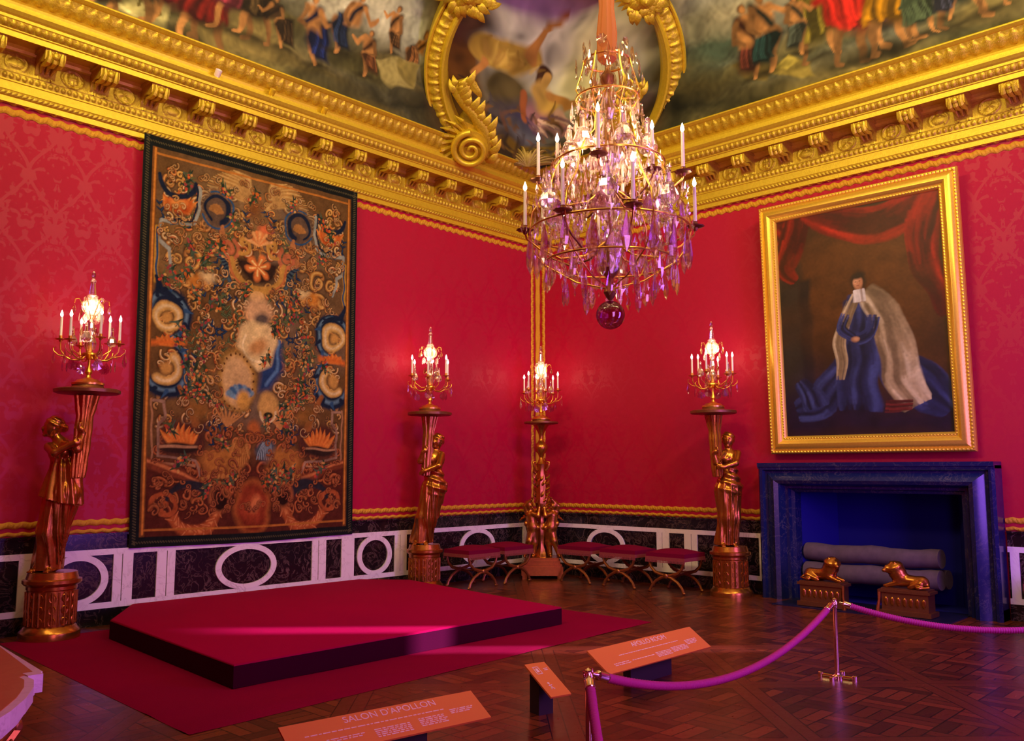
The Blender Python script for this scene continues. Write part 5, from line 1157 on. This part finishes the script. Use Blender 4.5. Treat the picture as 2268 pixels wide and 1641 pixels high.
def putto_sdf(X, Y, Z, s):
    X = X*s
    d = seg(X, Y, Z, (.20, -.02, .06), (.13, -.04, .24), .038, .05); d = smin(d, seg(X, Y, Z, (.13, -.04, .24), (.09, 0, .42), .052, .075), .03)
    d = smin(d, seg(X, Y, Z, (.07, .02, .05), (.05, 0, .22), .038, .05), .02); d = smin(d, seg(X, Y, Z, (.05, 0, .22), (.06, 0, .42), .052, .075), .03)
    d = smin(d, elp(X, Y, Z, (.085, 0, .45), (.095, .085, .085)), .03); d = smin(d, seg(X, Y, Z, (.085, 0, .46), (.11, 0, .62), .085, .085), .04)
    d = smin(d, elp(X, Y, Z, (.13, -.005, .77), (.062, .068, .072)), .02); d = smin(d, elp(X, Y, Z, (.14, .01, .795), (.066, .068, .06))+.004*np.sin(X*140)*np.sin(Z*140), .01)
    d = smin(d, elp(X, Y, Z, (.10, -.070, .765), (.010, .012, .012)), .01); d = smin(d, elp(X, Y, Z, (.085, -.05, .74), (.016, .018, .014)), .01)
    d = smin(d, seg(X, Y, Z, (.12, 0, .66), (.12, -.01, .70), .04, .04), .02)
    d = smin(d, smin(seg(X, Y, Z, (.08, -.06, .65), (0.0, -.11, .62), .036, .03), seg(X, Y, Z, (0.0, -.11, .62), (-.02, -.09, .74), .03, .022), .02), .02)
    d = smin(d, smin(seg(X, Y, Z, (.17, 0, .65), (.20, -.02, .76), .034, .03), seg(X, Y, Z, (.20, -.02, .76), (.10, -.06, .86), .03, .022), .02), .02)
    for (hx, hy, hz) in ((-.02, -.09, .76), (.09, -.065, .875)):
        for k in range(4): d = smin(d, seg(X, Y, Z, (hx, hy, hz), (hx-.03, hy-.01+.012*(k-1.5), hz+.035), .010, .007), .006)
        d = smin(d, seg(X, Y, Z, (hx, hy, hz), (hx+.01, hy-.03, hz+.02), .009, .007), .006)
    for fx, fy in ((.20, -.02), (.07, .02)): d = smin(d, seg(X, Y, Z, (fx, fy, .03), (fx+.01, fy-.07, .018), .03, .02), .02)
    d = smin(d, seg(X, Y, Z, (.0, -.05, .44), (.18, -.02, .50), .03, .035)+.006*np.sin(X*90), .02)
    for k in range(5): d = smin(d, seg(X, Y, Z, (.13, .07, .62), (.16+.03*k, .12, .68-.035*k), .016, .010), .01)
    return d
for s, nm in ((1, 'right'), (-1, 'left')):
    o = surface(lambda X, Y, Z: putto_sdf(X, Y, Z, s), (-.30, -.18, -.01), (.30, .16, .93), .0085, 'putto', M_BRONZE, t3); o.location = (s*.055, -.08, .306)
MB().lathe([(0, 0), (.16, 0), (.25, .012), (.265, .02), (.265, .04), (.25, .045), (.14, .05), (.13, .075), (0, .075)], (0, 0, 2.305), 40).build('tray', M_DARKGILT, t3)

cand0 = None; TR = Matrix
for i, (tt, off, lab) in enumerate(((t1, c1, 'crystal candelabrum with six lit candles on the torchere at far left'), (t2, c2, 'crystal candelabrum with lit candles on the torchere right of the tapestry'),
        (t3, (0, 0, 2.38), 'crystal candelabrum with lit candles on the stand in the corner'), (t4, c4, 'crystal candelabrum with lit candles on the torchere left of the fireplace'))):
    c = candelabrum() if cand0 is None else copy_tree(cand0)
    if cand0 is None: cand0 = c
    w = Vector(tt.location)+Matrix.Rotation(CAM_ROT, 3, 'Z') @ Vector(off); c.location = w; c.rotation_euler = (0, 0, CAM_ROT+[0, .25, .5, .8][i])
    c['label'] = lab; c['group'] = 'crystal candelabra'
    point('candlelight', (w.x, w.y, w.z+.75), 8, (1, .5, .28), .2)

# ================================================================== CHANDELIER
CX, CY = -5.609, -5.714; TH = math.radians(43.338)-math.atan(221/FPX)
ch = thing('chandelier', 'great crystal chandelier with lit candles hanging before the corner', 'chandelier', (CX, CY, 2.62), TH-PI/2)
def Z(z): return z-2.62
MB().lathe([(.012, Z(2.86)), (.03, Z(2.88)), (.05, Z(2.92)), (.03, Z(2.97)), (.02, Z(3.02)), (.05, Z(3.06)), (.07, Z(3.10)), (.03, Z(3.14)), (.018, Z(3.3)), (.018, Z(3.62)), (.04, Z(3.66)), (.05, Z(3.72)), (.02, Z(3.78)), (.014, Z(3.95)), (.04, Z(4.0)), (.045, Z(4.06)), (.016, Z(4.12)), (.014, Z(4.5)), (.05, Z(4.55)), (.055, Z(4.6)), (.02, Z(4.65)), (.015, Z(4.75)), (0, Z(4.76))], n=16).build('stem', M_DARKGILT, ch)
MB().ball((0, 0, Z(2.748)), .107, 28, 18).build('glass_ball', crystal_mat('violet_glass', (.55, .22, .45), .25), ch, ang=60)
MB().lathe([(.03, Z(4.70)), (.07, Z(4.74)), (.075, Z(4.95)), (.055, Z(5.15)), (.06, Z(5.3)), (.05, Z(5.6)), (.045, Z(8.85)), (0, Z(8.85))], n=24, flute=lambda a, z: .06*math.cos(a*12)).build('silk_rope', mat('rust_silk', (.42, .10, .015), .7), ch)
MB().lathe([(.001, Z(3.02)), (.06, Z(3.05)), (.09, Z(3.14)), (.11, Z(3.28)), (.12, Z(3.30)), (.10, Z(3.31)), (.05, Z(3.33)), (.03, Z(3.42)), (.07, Z(3.5)), (.10, Z(3.58)), (.06, Z(3.66)), (.001, Z(3.68))], n=12).build('glass_baluster', M_CRYS, ch, ang=10)
MB().lathe([(.001, Z(3.80)), (.07, Z(3.84)), (.12, Z(3.95)), (.10, Z(4.05)), (.05, Z(4.12)), (.035, Z(4.25)), (.06, Z(4.33)), (.05, Z(4.42)), (.03, Z(4.5)), (.001, Z(4.52))], n=12).build('glass_baluster', M_CRYS, ch, ang=10)
def ringt(r, z, w=.008, n=48): return MB().tube([(r*math.cos(2*PI*k/n), r*math.sin(2*PI*k/n), Z(z)) for k in range(n+1)], w, 6, False)
for r, z in ((.49, 3.14), (.60, 3.38), (.42, 3.90), (.24, 4.42), (.17, 4.72)): ringt(r, z).build('hoop', M_GILT, ch)
def arm_path(x, y, z1, z0, r0):
    L = math.hypot(x, y); c, s = x/L, y/L
    return [(c*r, s*r, Z(z)) for r, z in ((r0, z0), (r0+(L-r0)*.25, z0-.10), (r0+(L-r0)*.55, z0-.12), (r0+(L-r0)*.82, z0-.04), (L*.98, z0+(z1-z0)*.5), (L, z1))]
near = lambda off, tw: (off*(1-tw/6.5), -tw)     # local x right, y away from the photograph's viewpoint
low = [near(-.635, .02), near(-.348, .50), near(.181, .58), near(.52, .40), near(.635, -.02), near(-.50, -.38), near(.36, -.52), near(-.08, -.62)]
upp = [near(-.533, -.02), near(-.388, -.05), near(-.076, .50), near(.331, .13), near(.556, .05), near(-.269, -.62), near(.383, -.60), near(.104, -.50)]
for grp, zf, L, z0, me_p in ((low, 3.76, .27, 3.30, ME_PAND), (upp, 4.16, .27, 3.72, ME_PAND)):
    for i, (x, y) in enumerate(grp):
        if grp is low and i == 3: continue
        zp = zf-.05-L-.03
        arm = MB().tube(arm_path(x, y, zp-.03, z0, .03), [.010, .009, .009, .008, .008, .007], 8).build('arm', M_DARKGILT if i % 2 else M_GILT, ch)
        part('drip_pan', me_p, arm, (x, y, Z(zp)))
        cdl = part('candle', ME_CAND_L, ch, (x, y, Z(zp+.03))); part('flame', ME_FLAME, cdl, (0, 0, L+.002), (0, 0, 0), 1.35)
# crystals: about a hundred large ones are parts, the many small ones are one part
r2 = random.Random(21); big = []
def ringpos(n, r, z, jit=.01, ph=0): return [(r*math.cos(2*PI*k/n+ph)+r2.uniform(-jit, jit), r*math.sin(2*PI*k/n+ph)+r2.uniform(-jit, jit), Z(z)+r2.uniform(-jit, jit)) for k in range(n)]
for me, name, n, r, z, sc, ph in ((ME_D2, 'crystal_drop', 18, .60, 3.36, 1.55, 0), (ME_D1, 'crystal_drop', 14, .49, 3.14, 1.5, .1), (ME_D2, 'crystal_drop', 10, .33, 3.03, 1.1, .3), (ME_PLP, 'crystal_plaque', 10, .56, 3.52, 1.3, .2), (ME_PL, 'crystal_plaque', 8, .36, 3.30, 1.4, .1),
        (ME_D1, 'crystal_drop', 8, .26, 4.40, 1.1, .2), (ME_D1, 'crystal_drop', 6, .24, 4.74, 1., 0), (ME_PL, 'crystal_plaque', 6, .19, 4.85, 1.1, .3), (ME_ROS, 'crystal_rosette', 6, .40, 3.92, 1.3, .3), (ME_ROS, 'crystal_rosette', 6, .18, 4.82, 1.2, .3)):
    for k, (x, y, zz_) in enumerate(ringpos(n, r, z, .015, ph)):
        part(name, me, ch, (x, y, zz_), (r2.uniform(-.06, .06), 0, math.atan2(y, x)+PI/2), sc*r2.uniform(.85, 1.15))
for k in range(6):
    a = 2*PI*k/6+.5; r = .50; part('crystal_spire', ME_SPL, ch, (r*math.cos(a), r*math.sin(a), Z(3.50)))
    a += .4; part('crystal_spire', ME_SPL, ch, (.30*math.cos(a), .30*math.sin(a), Z(3.95)))
for k in range(6):
    a = 2*PI*k/6; c, s = math.cos(a), math.sin(a)
    MB().tube([(c*r, s*r, Z(z)) for r, z in ((.02, 4.5), (.10, 4.42), (.2, 4.42), (.24, 4.5), (.2, 4.62), (.17, 4.74))], .006, 6).build('crown_rib', M_GILT, ch)
    MB().tube([(c*r, s*r, Z(z)) for r, z in ((.24, 4.42), (.17, 4.3), (.20, 4.12), (.33, 4.0), (.40, 3.9), (.44, 3.75), (.58, 3.55), (.61, 3.38), (.57, 3.24), (.49, 3.14), (.25, 3.0), (.03, 2.95))], .006, 6).build('cage_rib', M_GILT, ch)
mb = MB()
def small(mb, x, y, z, s, a):
    h, r = .075*s, .014*s; c, q = math.cos(a), math.sin(a)
    base = [(0, 0, 0), (r, 0, -h*.6), (0, r*.6, -h*.6), (-r, 0, -h*.6), (0, -r*.6, -h*.6), (0, 0, -h)]
    mb.add([(x+c*u_-q*v_, y+q*u_+c*v_, z+w_) for u_, v_, w_ in base], [(0, 1, 2), (0, 2, 3), (0, 3, 4), (0, 4, 1), (5, 2, 1), (5, 3, 2), (5, 4, 3), (5, 1, 4)])
def env(z):  # silhouette radius by height
    pts = [(2.84, .12), (2.95, .34), (3.1, .52), (3.3, .63), (3.45, .66), (3.7, .62), (3.9, .48), (4.1, .38), (4.3, .24), (4.45, .24), (4.6, .28), (4.8, .26), (4.9, .1)]
    for (a, ra), (b, rb) in zip(pts, pts[1:]):
        if a <= z <= b: return ra+(rb-ra)*(z-a)/(b-a)
    return .1
for k in range(1150):
    z = r2.choice([r2.uniform(2.92, 4.86), r2.uniform(3.1, 3.95)]); r = env(z)*math.sqrt(r2.uniform(.2, 1)); a = r2.uniform(0, 6.283)
    small(mb, r*math.cos(a), r*math.sin(a), Z(z), r2.uniform(.6, 1.7), r2.uniform(0, 3.1))
for k in range(10):  # strings of beads
    a = 2*PI*k/10+.2
    for i in range(16):
        t = i/15; r = .40+(.58-.40)*t; z = 3.90-(.56)*t-.10*math.sin(t*PI); mb.ball((r*math.cos(a), r*math.sin(a), Z(z)), .009, 6, 4)
        r = .24+(.16)*t; z = 4.40-.50*t-.06*math.sin(t*PI); mb.ball((r*math.cos(a+.3), r*math.sin(a+.3), Z(z)), .008, 6, 4)
cp = mb.build('small_crystals', M_CRYS, ch, smooth=False); cp['kind'] = 'stuff'; cp['label'] = 'many small clear crystal drops and bead strings'
for dx, dy, dz in ((.35, 0, 3.95), (-.35, 0, 3.95), (0, .35, 4.3), (0, -.35, 4.3)): point('chandelier_light', (CX+dx, CY+dy, dz), 6, (1, .55, .30), .2)

# ================================================================== STOOLS
M_STGILT = gold_mat('stool_gilding', (.5, .17, .05), (.25, .07, .02), .35, .8, .1, 40)
def stool():
    t = thing('folding_stool', 'x', 'stool')
    W_, D_ = .60, .50
    nx = 14; g = np.zeros((nx, nx, 3))
    for i in range(nx):
        for j in range(nx):
            u_, v_ = i/(nx-1)*2-1, j/(nx-1)*2-1; e = (1-abs(u_)**6)*(1-abs(v_)**6); g[i, j] = (u_*W_/2*(1-.0), v_*D_/2, .515+.055*(1-u_*u_*.7)*(1-v_*v_*.7)*e**.3)
    mb = MB().grid(g); mb.box((0, 0, .475), (W_, D_, .09)); mb.build('cushion', M_VEL, t, ang=50)
    mb = MB()
    for q in (-1, 1): mb.box((0, q*D_/2, .445), (W_+.01, .012, .045)); mb.box((q*W_/2, 0, .445), (.012, D_, .045))
    for i in range(34):
        x = -W_/2+W_*i/33
        for q in (-1, 1): mb.tube([(x, q*(D_/2+.006), .43), (x, q*(D_/2+.008), .395)], .006, 5)
    mb.build('fringe', gold_mat('stool_fringe', (.35, .05, .05), (.2, .02, .03), .8, .1), t)
    for q in (-1, 1):
        y = q*(D_/2-.03)
        for s in (-1, 1):
            pts = [(s*x, y, z) for x, z in ((.27, .42), (.24, .33), (.17, .265), (.08, .24), (0, .225), (-.08, .20), (-.17, .15), (-.235, .08), (-.26, .02))]
            mb = MB().tube(pts, [.018, .020, .022, .024, .024, .022, .020, .018, .020], 8); mb.ball((-s*.262, y, .02), (.028, .022, .02), 8, 6); mb.build('leg', M_STGILT, t)
        MB().ball((0, y+q*.018, .225), (.034, .02, .034), 12, 8).build('rosette', M_STGILT, t)
    MB().tube([(0, -D_/2+.03, .225), (0, D_/2-.03, .225)], .012, 8).build('stretcher', M_STGILT, t)
    return t
st0 = stool()
spots = [(-2.09, -.62, 0, 'red velvet stool with crossed gilt legs, behind the platform beside the second torchere'), (-1.35, -.58, 0, 'red velvet stool with crossed gilt legs, just left of the corner stand'),
         (-.58, -1.42, PI/2, 'red velvet stool with crossed gilt legs, just right of the corner stand'), (-.58, -2.19, PI/2, 'red velvet stool with crossed gilt legs, middle of the three on the right wall'),
         (-.60, -2.98, PI/2, 'red velvet stool with crossed gilt legs, nearest the torchere left of the fireplace'), (-8.42, -.42, 0, 'red velvet stool cut off by the left edge, beyond the far left torchere'), (-.45, -7.45, PI/2, 'red velvet stool cut off by the right edge, right of the fireplace')]
for i, (x, y, rz, lab) in enumerate(spots):
    o = st0 if i == 0 else copy_tree(st0); o.location = (x, y, 0); o.rotation_euler = (0, 0, rz); o['label'] = lab; o['group'] = 'crossed-leg stools along the walls'

# ================================================================== PLATFORM AND CARPET
top = [(-7.19, -.99), (-6.78, -.09), (-3.70, -.09), (-3.27, -.67), (-3.66, -3.58), (-7.38, -3.60)]
top = [(-7.17, -.92), (-6.60, -.08), (-3.62, -.08), (-3.20, -.60), (-3.62, -3.54), (-7.36, -3.56)]
n = len(top); mb = MB(); zc = .017
def inset(k, d):
    cx_, cy_ = -5.3, -2.0; x, y = top[k]; L = math.hypot(x-cx_, y-cy_); return (x-(x-cx_)/L*d, y-(y-cy_)/L*d)
rings = [[(*top[k], zc) for k in range(n)], [(*top[k], .178) for k in range(n)], [(*inset(k, .006), .188) for k in range(n)], [(*inset(k, .02), .192) for k in range(n)]]
mb.add([q for r in rings for q in r], [(i*n+k, i*n+(k+1) % n, (i+1)*n+(k+1) % n, (i+1)*n+k) for i in range(3) for k in range(n)]+[tuple(3*n+k for k in range(n)), tuple(reversed(range(n)))])
o = mb.build('platform', M_DAIS, ang=50)
sk = MB(); sk.add([(x*1.0+(-5.3-x)*-.0012, y+(-2.0-y)*-.0012, z) for z in (.0168, .176) for x, y in top], [(k, (k+1) % n, n+(k+1) % n, n+k) for k in range(n)]); sk.build('dark_side_layer', carpet_mat('dark_burgundy_side', (.045, .0004, .012), (.035, .0004, .010)), o, smooth=False)  # added dark layer so the platform sides come out darker than the top
tag(o, 'low crimson felt-covered platform below the tapestry', 'platform')
cp_ = [(-7.95, -.35), (-2.75, -.35), (-2.80, -4.10), (-8.10, -4.36)]
ng = 60; g = np.zeros((ng, ng, 3))
for i in range(ng):
    for j in range(ng):
        a, b = i/(ng-1), j/(ng-1); q0 = np.array(cp_[0])*(1-a)+np.array(cp_[1])*a; q1 = np.array(cp_[3])*(1-a)+np.array(cp_[2])*a; q = q0*(1-b)+q1*b
        edge = min(1, min(a, 1-a, b, 1-b)*30); wr = .0022*(math.sin(q[0]*5+q[1]*9)+math.sin(q[0]*2-q[1]*13)) if b > .8 else 0
        g[i, j] = (q[0], q[1], .002+.009*edge**.5+max(0, wr))
o = MB().grid(g).build('carpet', M_CARP, ang=80); tag(o, 'crimson carpet spread on the parquet under the platform', 'carpet')

# ================================================================== INFORMATION BOARDS
M_SIGN = mat('tan_board', (.74, .18, .035), .45); M_SIGND = mat('board_underside', (.018, .005, .004), .7); M_LET = mat('pale_lettering', (.85, .55, .5), .5)
def text_mesh(body, size, name, parent, loc, sx=1.):
    c = bpy.data.curves.new(name, 'FONT'); c.body = body; c.size = size; c.align_x = 'CENTER'; c.align_y = 'CENTER'; c.extrude = .0006
    o = bpy.data.objects.new(name, c); COL.objects.link(o); dg = bpy.context.evaluated_depsgraph_get(); dg.update()
    me = bpy.data.meshes.new_from_object(o.evaluated_get(dg)); bpy.data.objects.remove(o); me.materials.clear(); me.materials.append(M_LET)
    o = bpy.data.objects.new(name, me); COL.objects.link(o); o.parent = parent; o.location = loc; o.scale = (sx, 1, 1); return o
def board(loc, rz, w_, d_, z0, z1, lab, body, blocks, icon=False):
    t = thing('information_board', lab, 'sign', (loc[0], loc[1], 0), rz); tilt = math.atan2(z1-z0, d_); L = math.hypot(d_, z1-z0)
    pn = MB().box((0, 0, 0), (w_, L, .012)).build('panel', M_SIGN, t, smooth=False); pn.location = (0, 0, (z0+z1)/2); pn.rotation_euler = (tilt, 0, 0)
    if body: text_mesh(body, .062 if w_ > 1 else .03, 'title_lettering', pn, (.03*w_, L*.33, .0068), 1.05)
    for (x0, x1, y0, rows, dy) in blocks:
        mb = MB()
        for r in range(rows):
            xx = x0
            while xx < x1*(1 if r < rows-1 else .92) and xx < x1-.012:
                ww = min(rng.uniform(.012, .045), x1-xx); mb.box((xx+ww/2, y0-r*dy, .0068), (ww, .006, .001)); xx += ww+.008
        mb.build('small_print', M_LET, pn, smooth=False)
    if icon:
        mb = MB()
        for a, b in (((-.045, .055), (.0, .06)), ((-.045, .125), (.0, .13)), ((-.045, .055), (-.040, .13)), ((-.005, .055), (0, .13))): mb.box2((*a, .0064), (*b, .0074))
        mb.box2((-.032, .075, .0064), (-.014, .112, .0072)); mb.build('device_pictogram', M_LET, pn, smooth=False)
        MB().box2((.03, .10, .0064), (.065, .106, .0072)).box2((.03, .085, .0064), (.06, .09, .0072)).build('small_print', M_LET, pn, smooth=False)
        mb = MB(); mb.ball((-.02, -.04, .0066), (.009, .009, .001), 8, 4); mb.tube([(-.02, -.05, .0068), (-.02, -.075, .0068), (-.03, -.10, .0068)], .004, 4); mb.tube([(-.02, -.075, .0068), (-.005, -.10, .0068)], .004, 4); mb.tube([(-.035, -.065, .0068), (-.005, -.06, .0068)], .003, 4); mb.build('person_pictogram', M_LET, pn, smooth=False)
    # wedge-shaped steel support reaching the floor
    s = w_*.20 if w_ > .5 else w_*.35; mb = MB()
    vs = []
    for x in (-s, s):
        vs += [(x, d_*.05, 0), (x, d_*.40, 0), (x, d_*.40, z0+(z1-z0)*.90-.014), (x, d_*.05, z0+(z1-z0)*.55-.012)]
    mb.add(vs, [(0, 1, 2, 3), (7, 6, 5, 4), (0, 4, 5, 1), (1, 5, 6, 2), (2, 6, 7, 3), (3, 7, 4, 0)]); mb.build('support', M_SIGND, t, smooth=False)
    return t
board((-4.975, -5.60), 0, 1.37, .20, .165, .30, 'long tan board headed APOLLO ROOM between the rope and the carpet', 'APOLLO ROOM', [(-.42, .40, .015, 1, .03), (-.55, -.36, -.05, 2, .016), (-.33, -.05, -.055, 1, .012), (-.02, .18, -.045, 4, .013), (.20, .42, -.035, 4, .013), (.44, .60, .0, 4, .013)])
board((-7.655, -5.74), -.135, 1.21, .20, .19, .30, 'long tan board headed SALON D\'APOLLON at the bottom edge of the view', "SALON D'APOLLON", [(-.50, .36, .015, 1, .03), (-.40, -.18, -.035, 2, .014), (-.12, .10, -.030, 5, .013), (.16, .34, -.02, 5, .013), (.38, .54, .0, 3, .013)])
board((-6.26, -5.645), -.22, .165, .30, .15, .30, 'small tan board with pictograms between the two long boards', None, [], True)

# ================================================================== ROPE BARRIER
def rope_pts(a, b, sag, n=40):
    a, b = Vector(a), Vector(b); return [a.lerp(b, i/n)-Vector((0, 0, sag*4*(i/n)*(1-i/n))) for i in range(n+1)]
def stanchion(x, y, lab, rz):
    t = thing('rope_post', lab, 'barrier post', (x, y, 0), rz, 'brass rope posts')
    mb = MB().tube([(-.13, 0, .012), (.13, 0, .012)], .012, 8); mb.tube([(0, -.13, .012), (0, .13, .012)], .012, 8); mb.lathe([(.045, 0), (.045, .02), (.02, .03), (.014, .05)], n=20)
    for q in ((.13, 0), (-.13, 0), (0, .13), (0, -.13)): mb.lathe([(.02, 0), (.02, .03), (.012, .034), (0, .034)], (q[0], q[1], 0), 12)
    mb.build('foot', M_BRASS, t)
    MB().tube([(0, 0, .03), (0, 0, .585)], .017, 16).build('post', M_BRASS, t)
    mb = MB().lathe([(.021, .535), (.024, .545), (.022, .58), (.014, .592), (.018, .60), (0, .612)], n=16); mb.build('cap', M_BRASS, t)
    for q in (-1, 1): MB().tube([(q*.012, 0, .565), (q*.03, 0, .56), (q*.042, 0, .572), (q*.042, 0, .60)], .005, 8).build('hook', M_BRASS, t)
    return t
s1, s2, s3 = (-7.20, -6.74), (-3.93, -6.60), (-2.85, -8.45)
s0 = (-8.55, -8.05)
stanchion(*s1, 'brass rope post cut off by the bottom edge, right of the small tan board', .1); stanchion(*s2, 'brass rope post standing whole on the parquet before the fireplace', .1)
for a, b, sag, lab in ((s1, s2, .27, 'crimson barrier rope hanging between the two brass posts'), (s2, s3, .17, 'crimson barrier rope running from the far brass post to the right edge'), (s1, s0, .30, 'crimson barrier rope dropping from the near brass post out of the bottom edge')):
    A = Vector((*a, .575)); B = Vector((*b, .575)); d = (B-A).normalized(); pts = rope_pts(A+d*.035, B-d*.035, sag, 60)
    t = thing('barrier_rope', lab, 'rope', pts[0]); loc = [q-pts[0] for q in pts]
    k0, k1 = 2, 58
    dense = []; 
    for i in range(k0, k1):
        for j in range(6): dense.append(loc[i].lerp(loc[i+1], j/6))
    MB().tube(dense, [.0235+.0026*math.sin(i*2.1) for i in range(len(dense))], 12).build('cord', M_ROPE, t, ang=80)
    for e in (0, 1):
        q = loc[:k0+2] if e == 0 else loc[-k0-2:]
        if e: q = list(reversed(q))
        L = [q[0], q[0].lerp(q[1], .7), q[1].lerp(q[2], .3), q[2], q[3]] if len(q) > 3 else q
        MB().tube([q[0], q[0].lerp(q[-1], .25), q[0].lerp(q[-1], .3), q[0].lerp(q[-1], .7), q[0].lerp(q[-1], .75), q[0].lerp(q[-1], .8)], [.008, .014, .025, .026, .0275, .024], 14).build('end_ferrule', M_BRASS, t)

# ================================================================== CONSOLE TABLE
ct = thing('console_table', 'console table with ochre and white marble top at the lower left edge', 'table', (-10.1, -5.7, 0))
out = [(-9.45, -5.0), (-9.53, -5.98), (-9.60, -6.04), (-9.60, -6.10), (-9.64, -6.22), (-9.71, -6.36), (-9.80, -6.50), (-9.93, -6.66), (-10.1, -6.76), (-10.4, -6.80), (-10.7, -6.6), (-10.8, -6.1), (-10.8, -5.0)]
loc = [(x+10.1, y+5.7) for x, y in out]
MB().prism(loc, lambda x, y, h: (x, y, .80+h), .05).build('marble_edge', M_WMARB, ct, smooth=False)
MB().prism([(x*.965, y*.965) for x, y in loc], lambda x, y, h: (x, y, .765+h), .035).build('lower_moulding', M_WMARB, ct, smooth=False)
MB().prism([(x*(1.0 if y > -.2 else .945), y*.965+.0) for x, y in loc], lambda x, y, h: (x, y, .8485+h), .004).build('ochre_panel', marble('ochre_marble', (.50, .13, .03), (.62, .25, .08), 4, .3, .08), ct, smooth=False)
MB().box((.528, -.305, .820), (.052, .06, .066)).build('corner_block', M_WMARB, ct, smooth=False)
for i, (x, y) in enumerate(((.28, -.62), (.40, .55), (-.55, -.6), (-.55, .55))):
    mb = MB().lathe([(.05, 0), (.07, .03), (.04, .08), (.03, .3), (.05, .5), (.08, .64), (.06, .70), (.09, .765), (0, .765)], (x, y, 0), 16, flute=lambda a, z: .12*math.cos(a*6))
    for k in range(16): a = k*2.4; mb.tube([(x+.05*math.cos(a), y+.05*math.sin(a), .55+.01*k), (x+.10*math.cos(a+.3), y+.10*math.sin(a+.3), .6+.01*k), (x+.08*math.cos(a+.8), y+.08*math.sin(a+.8), .66+.006*k)], [.02, .02, .005], 6)
    mb.build('leg', M_STGILT, ct)
mb = MB()
for k in range(40):
    a = k/39; x, y = .38-.75*a*.6, -.56-.32*a*(1-a)*1.2
    mb.ball((x+.02*math.sin(k*2), y, .72+.02*math.sin(k*1.7)), (.03, .03, .035), 8, 6)
mb.build('carved_apron', M_STGILT, ct)
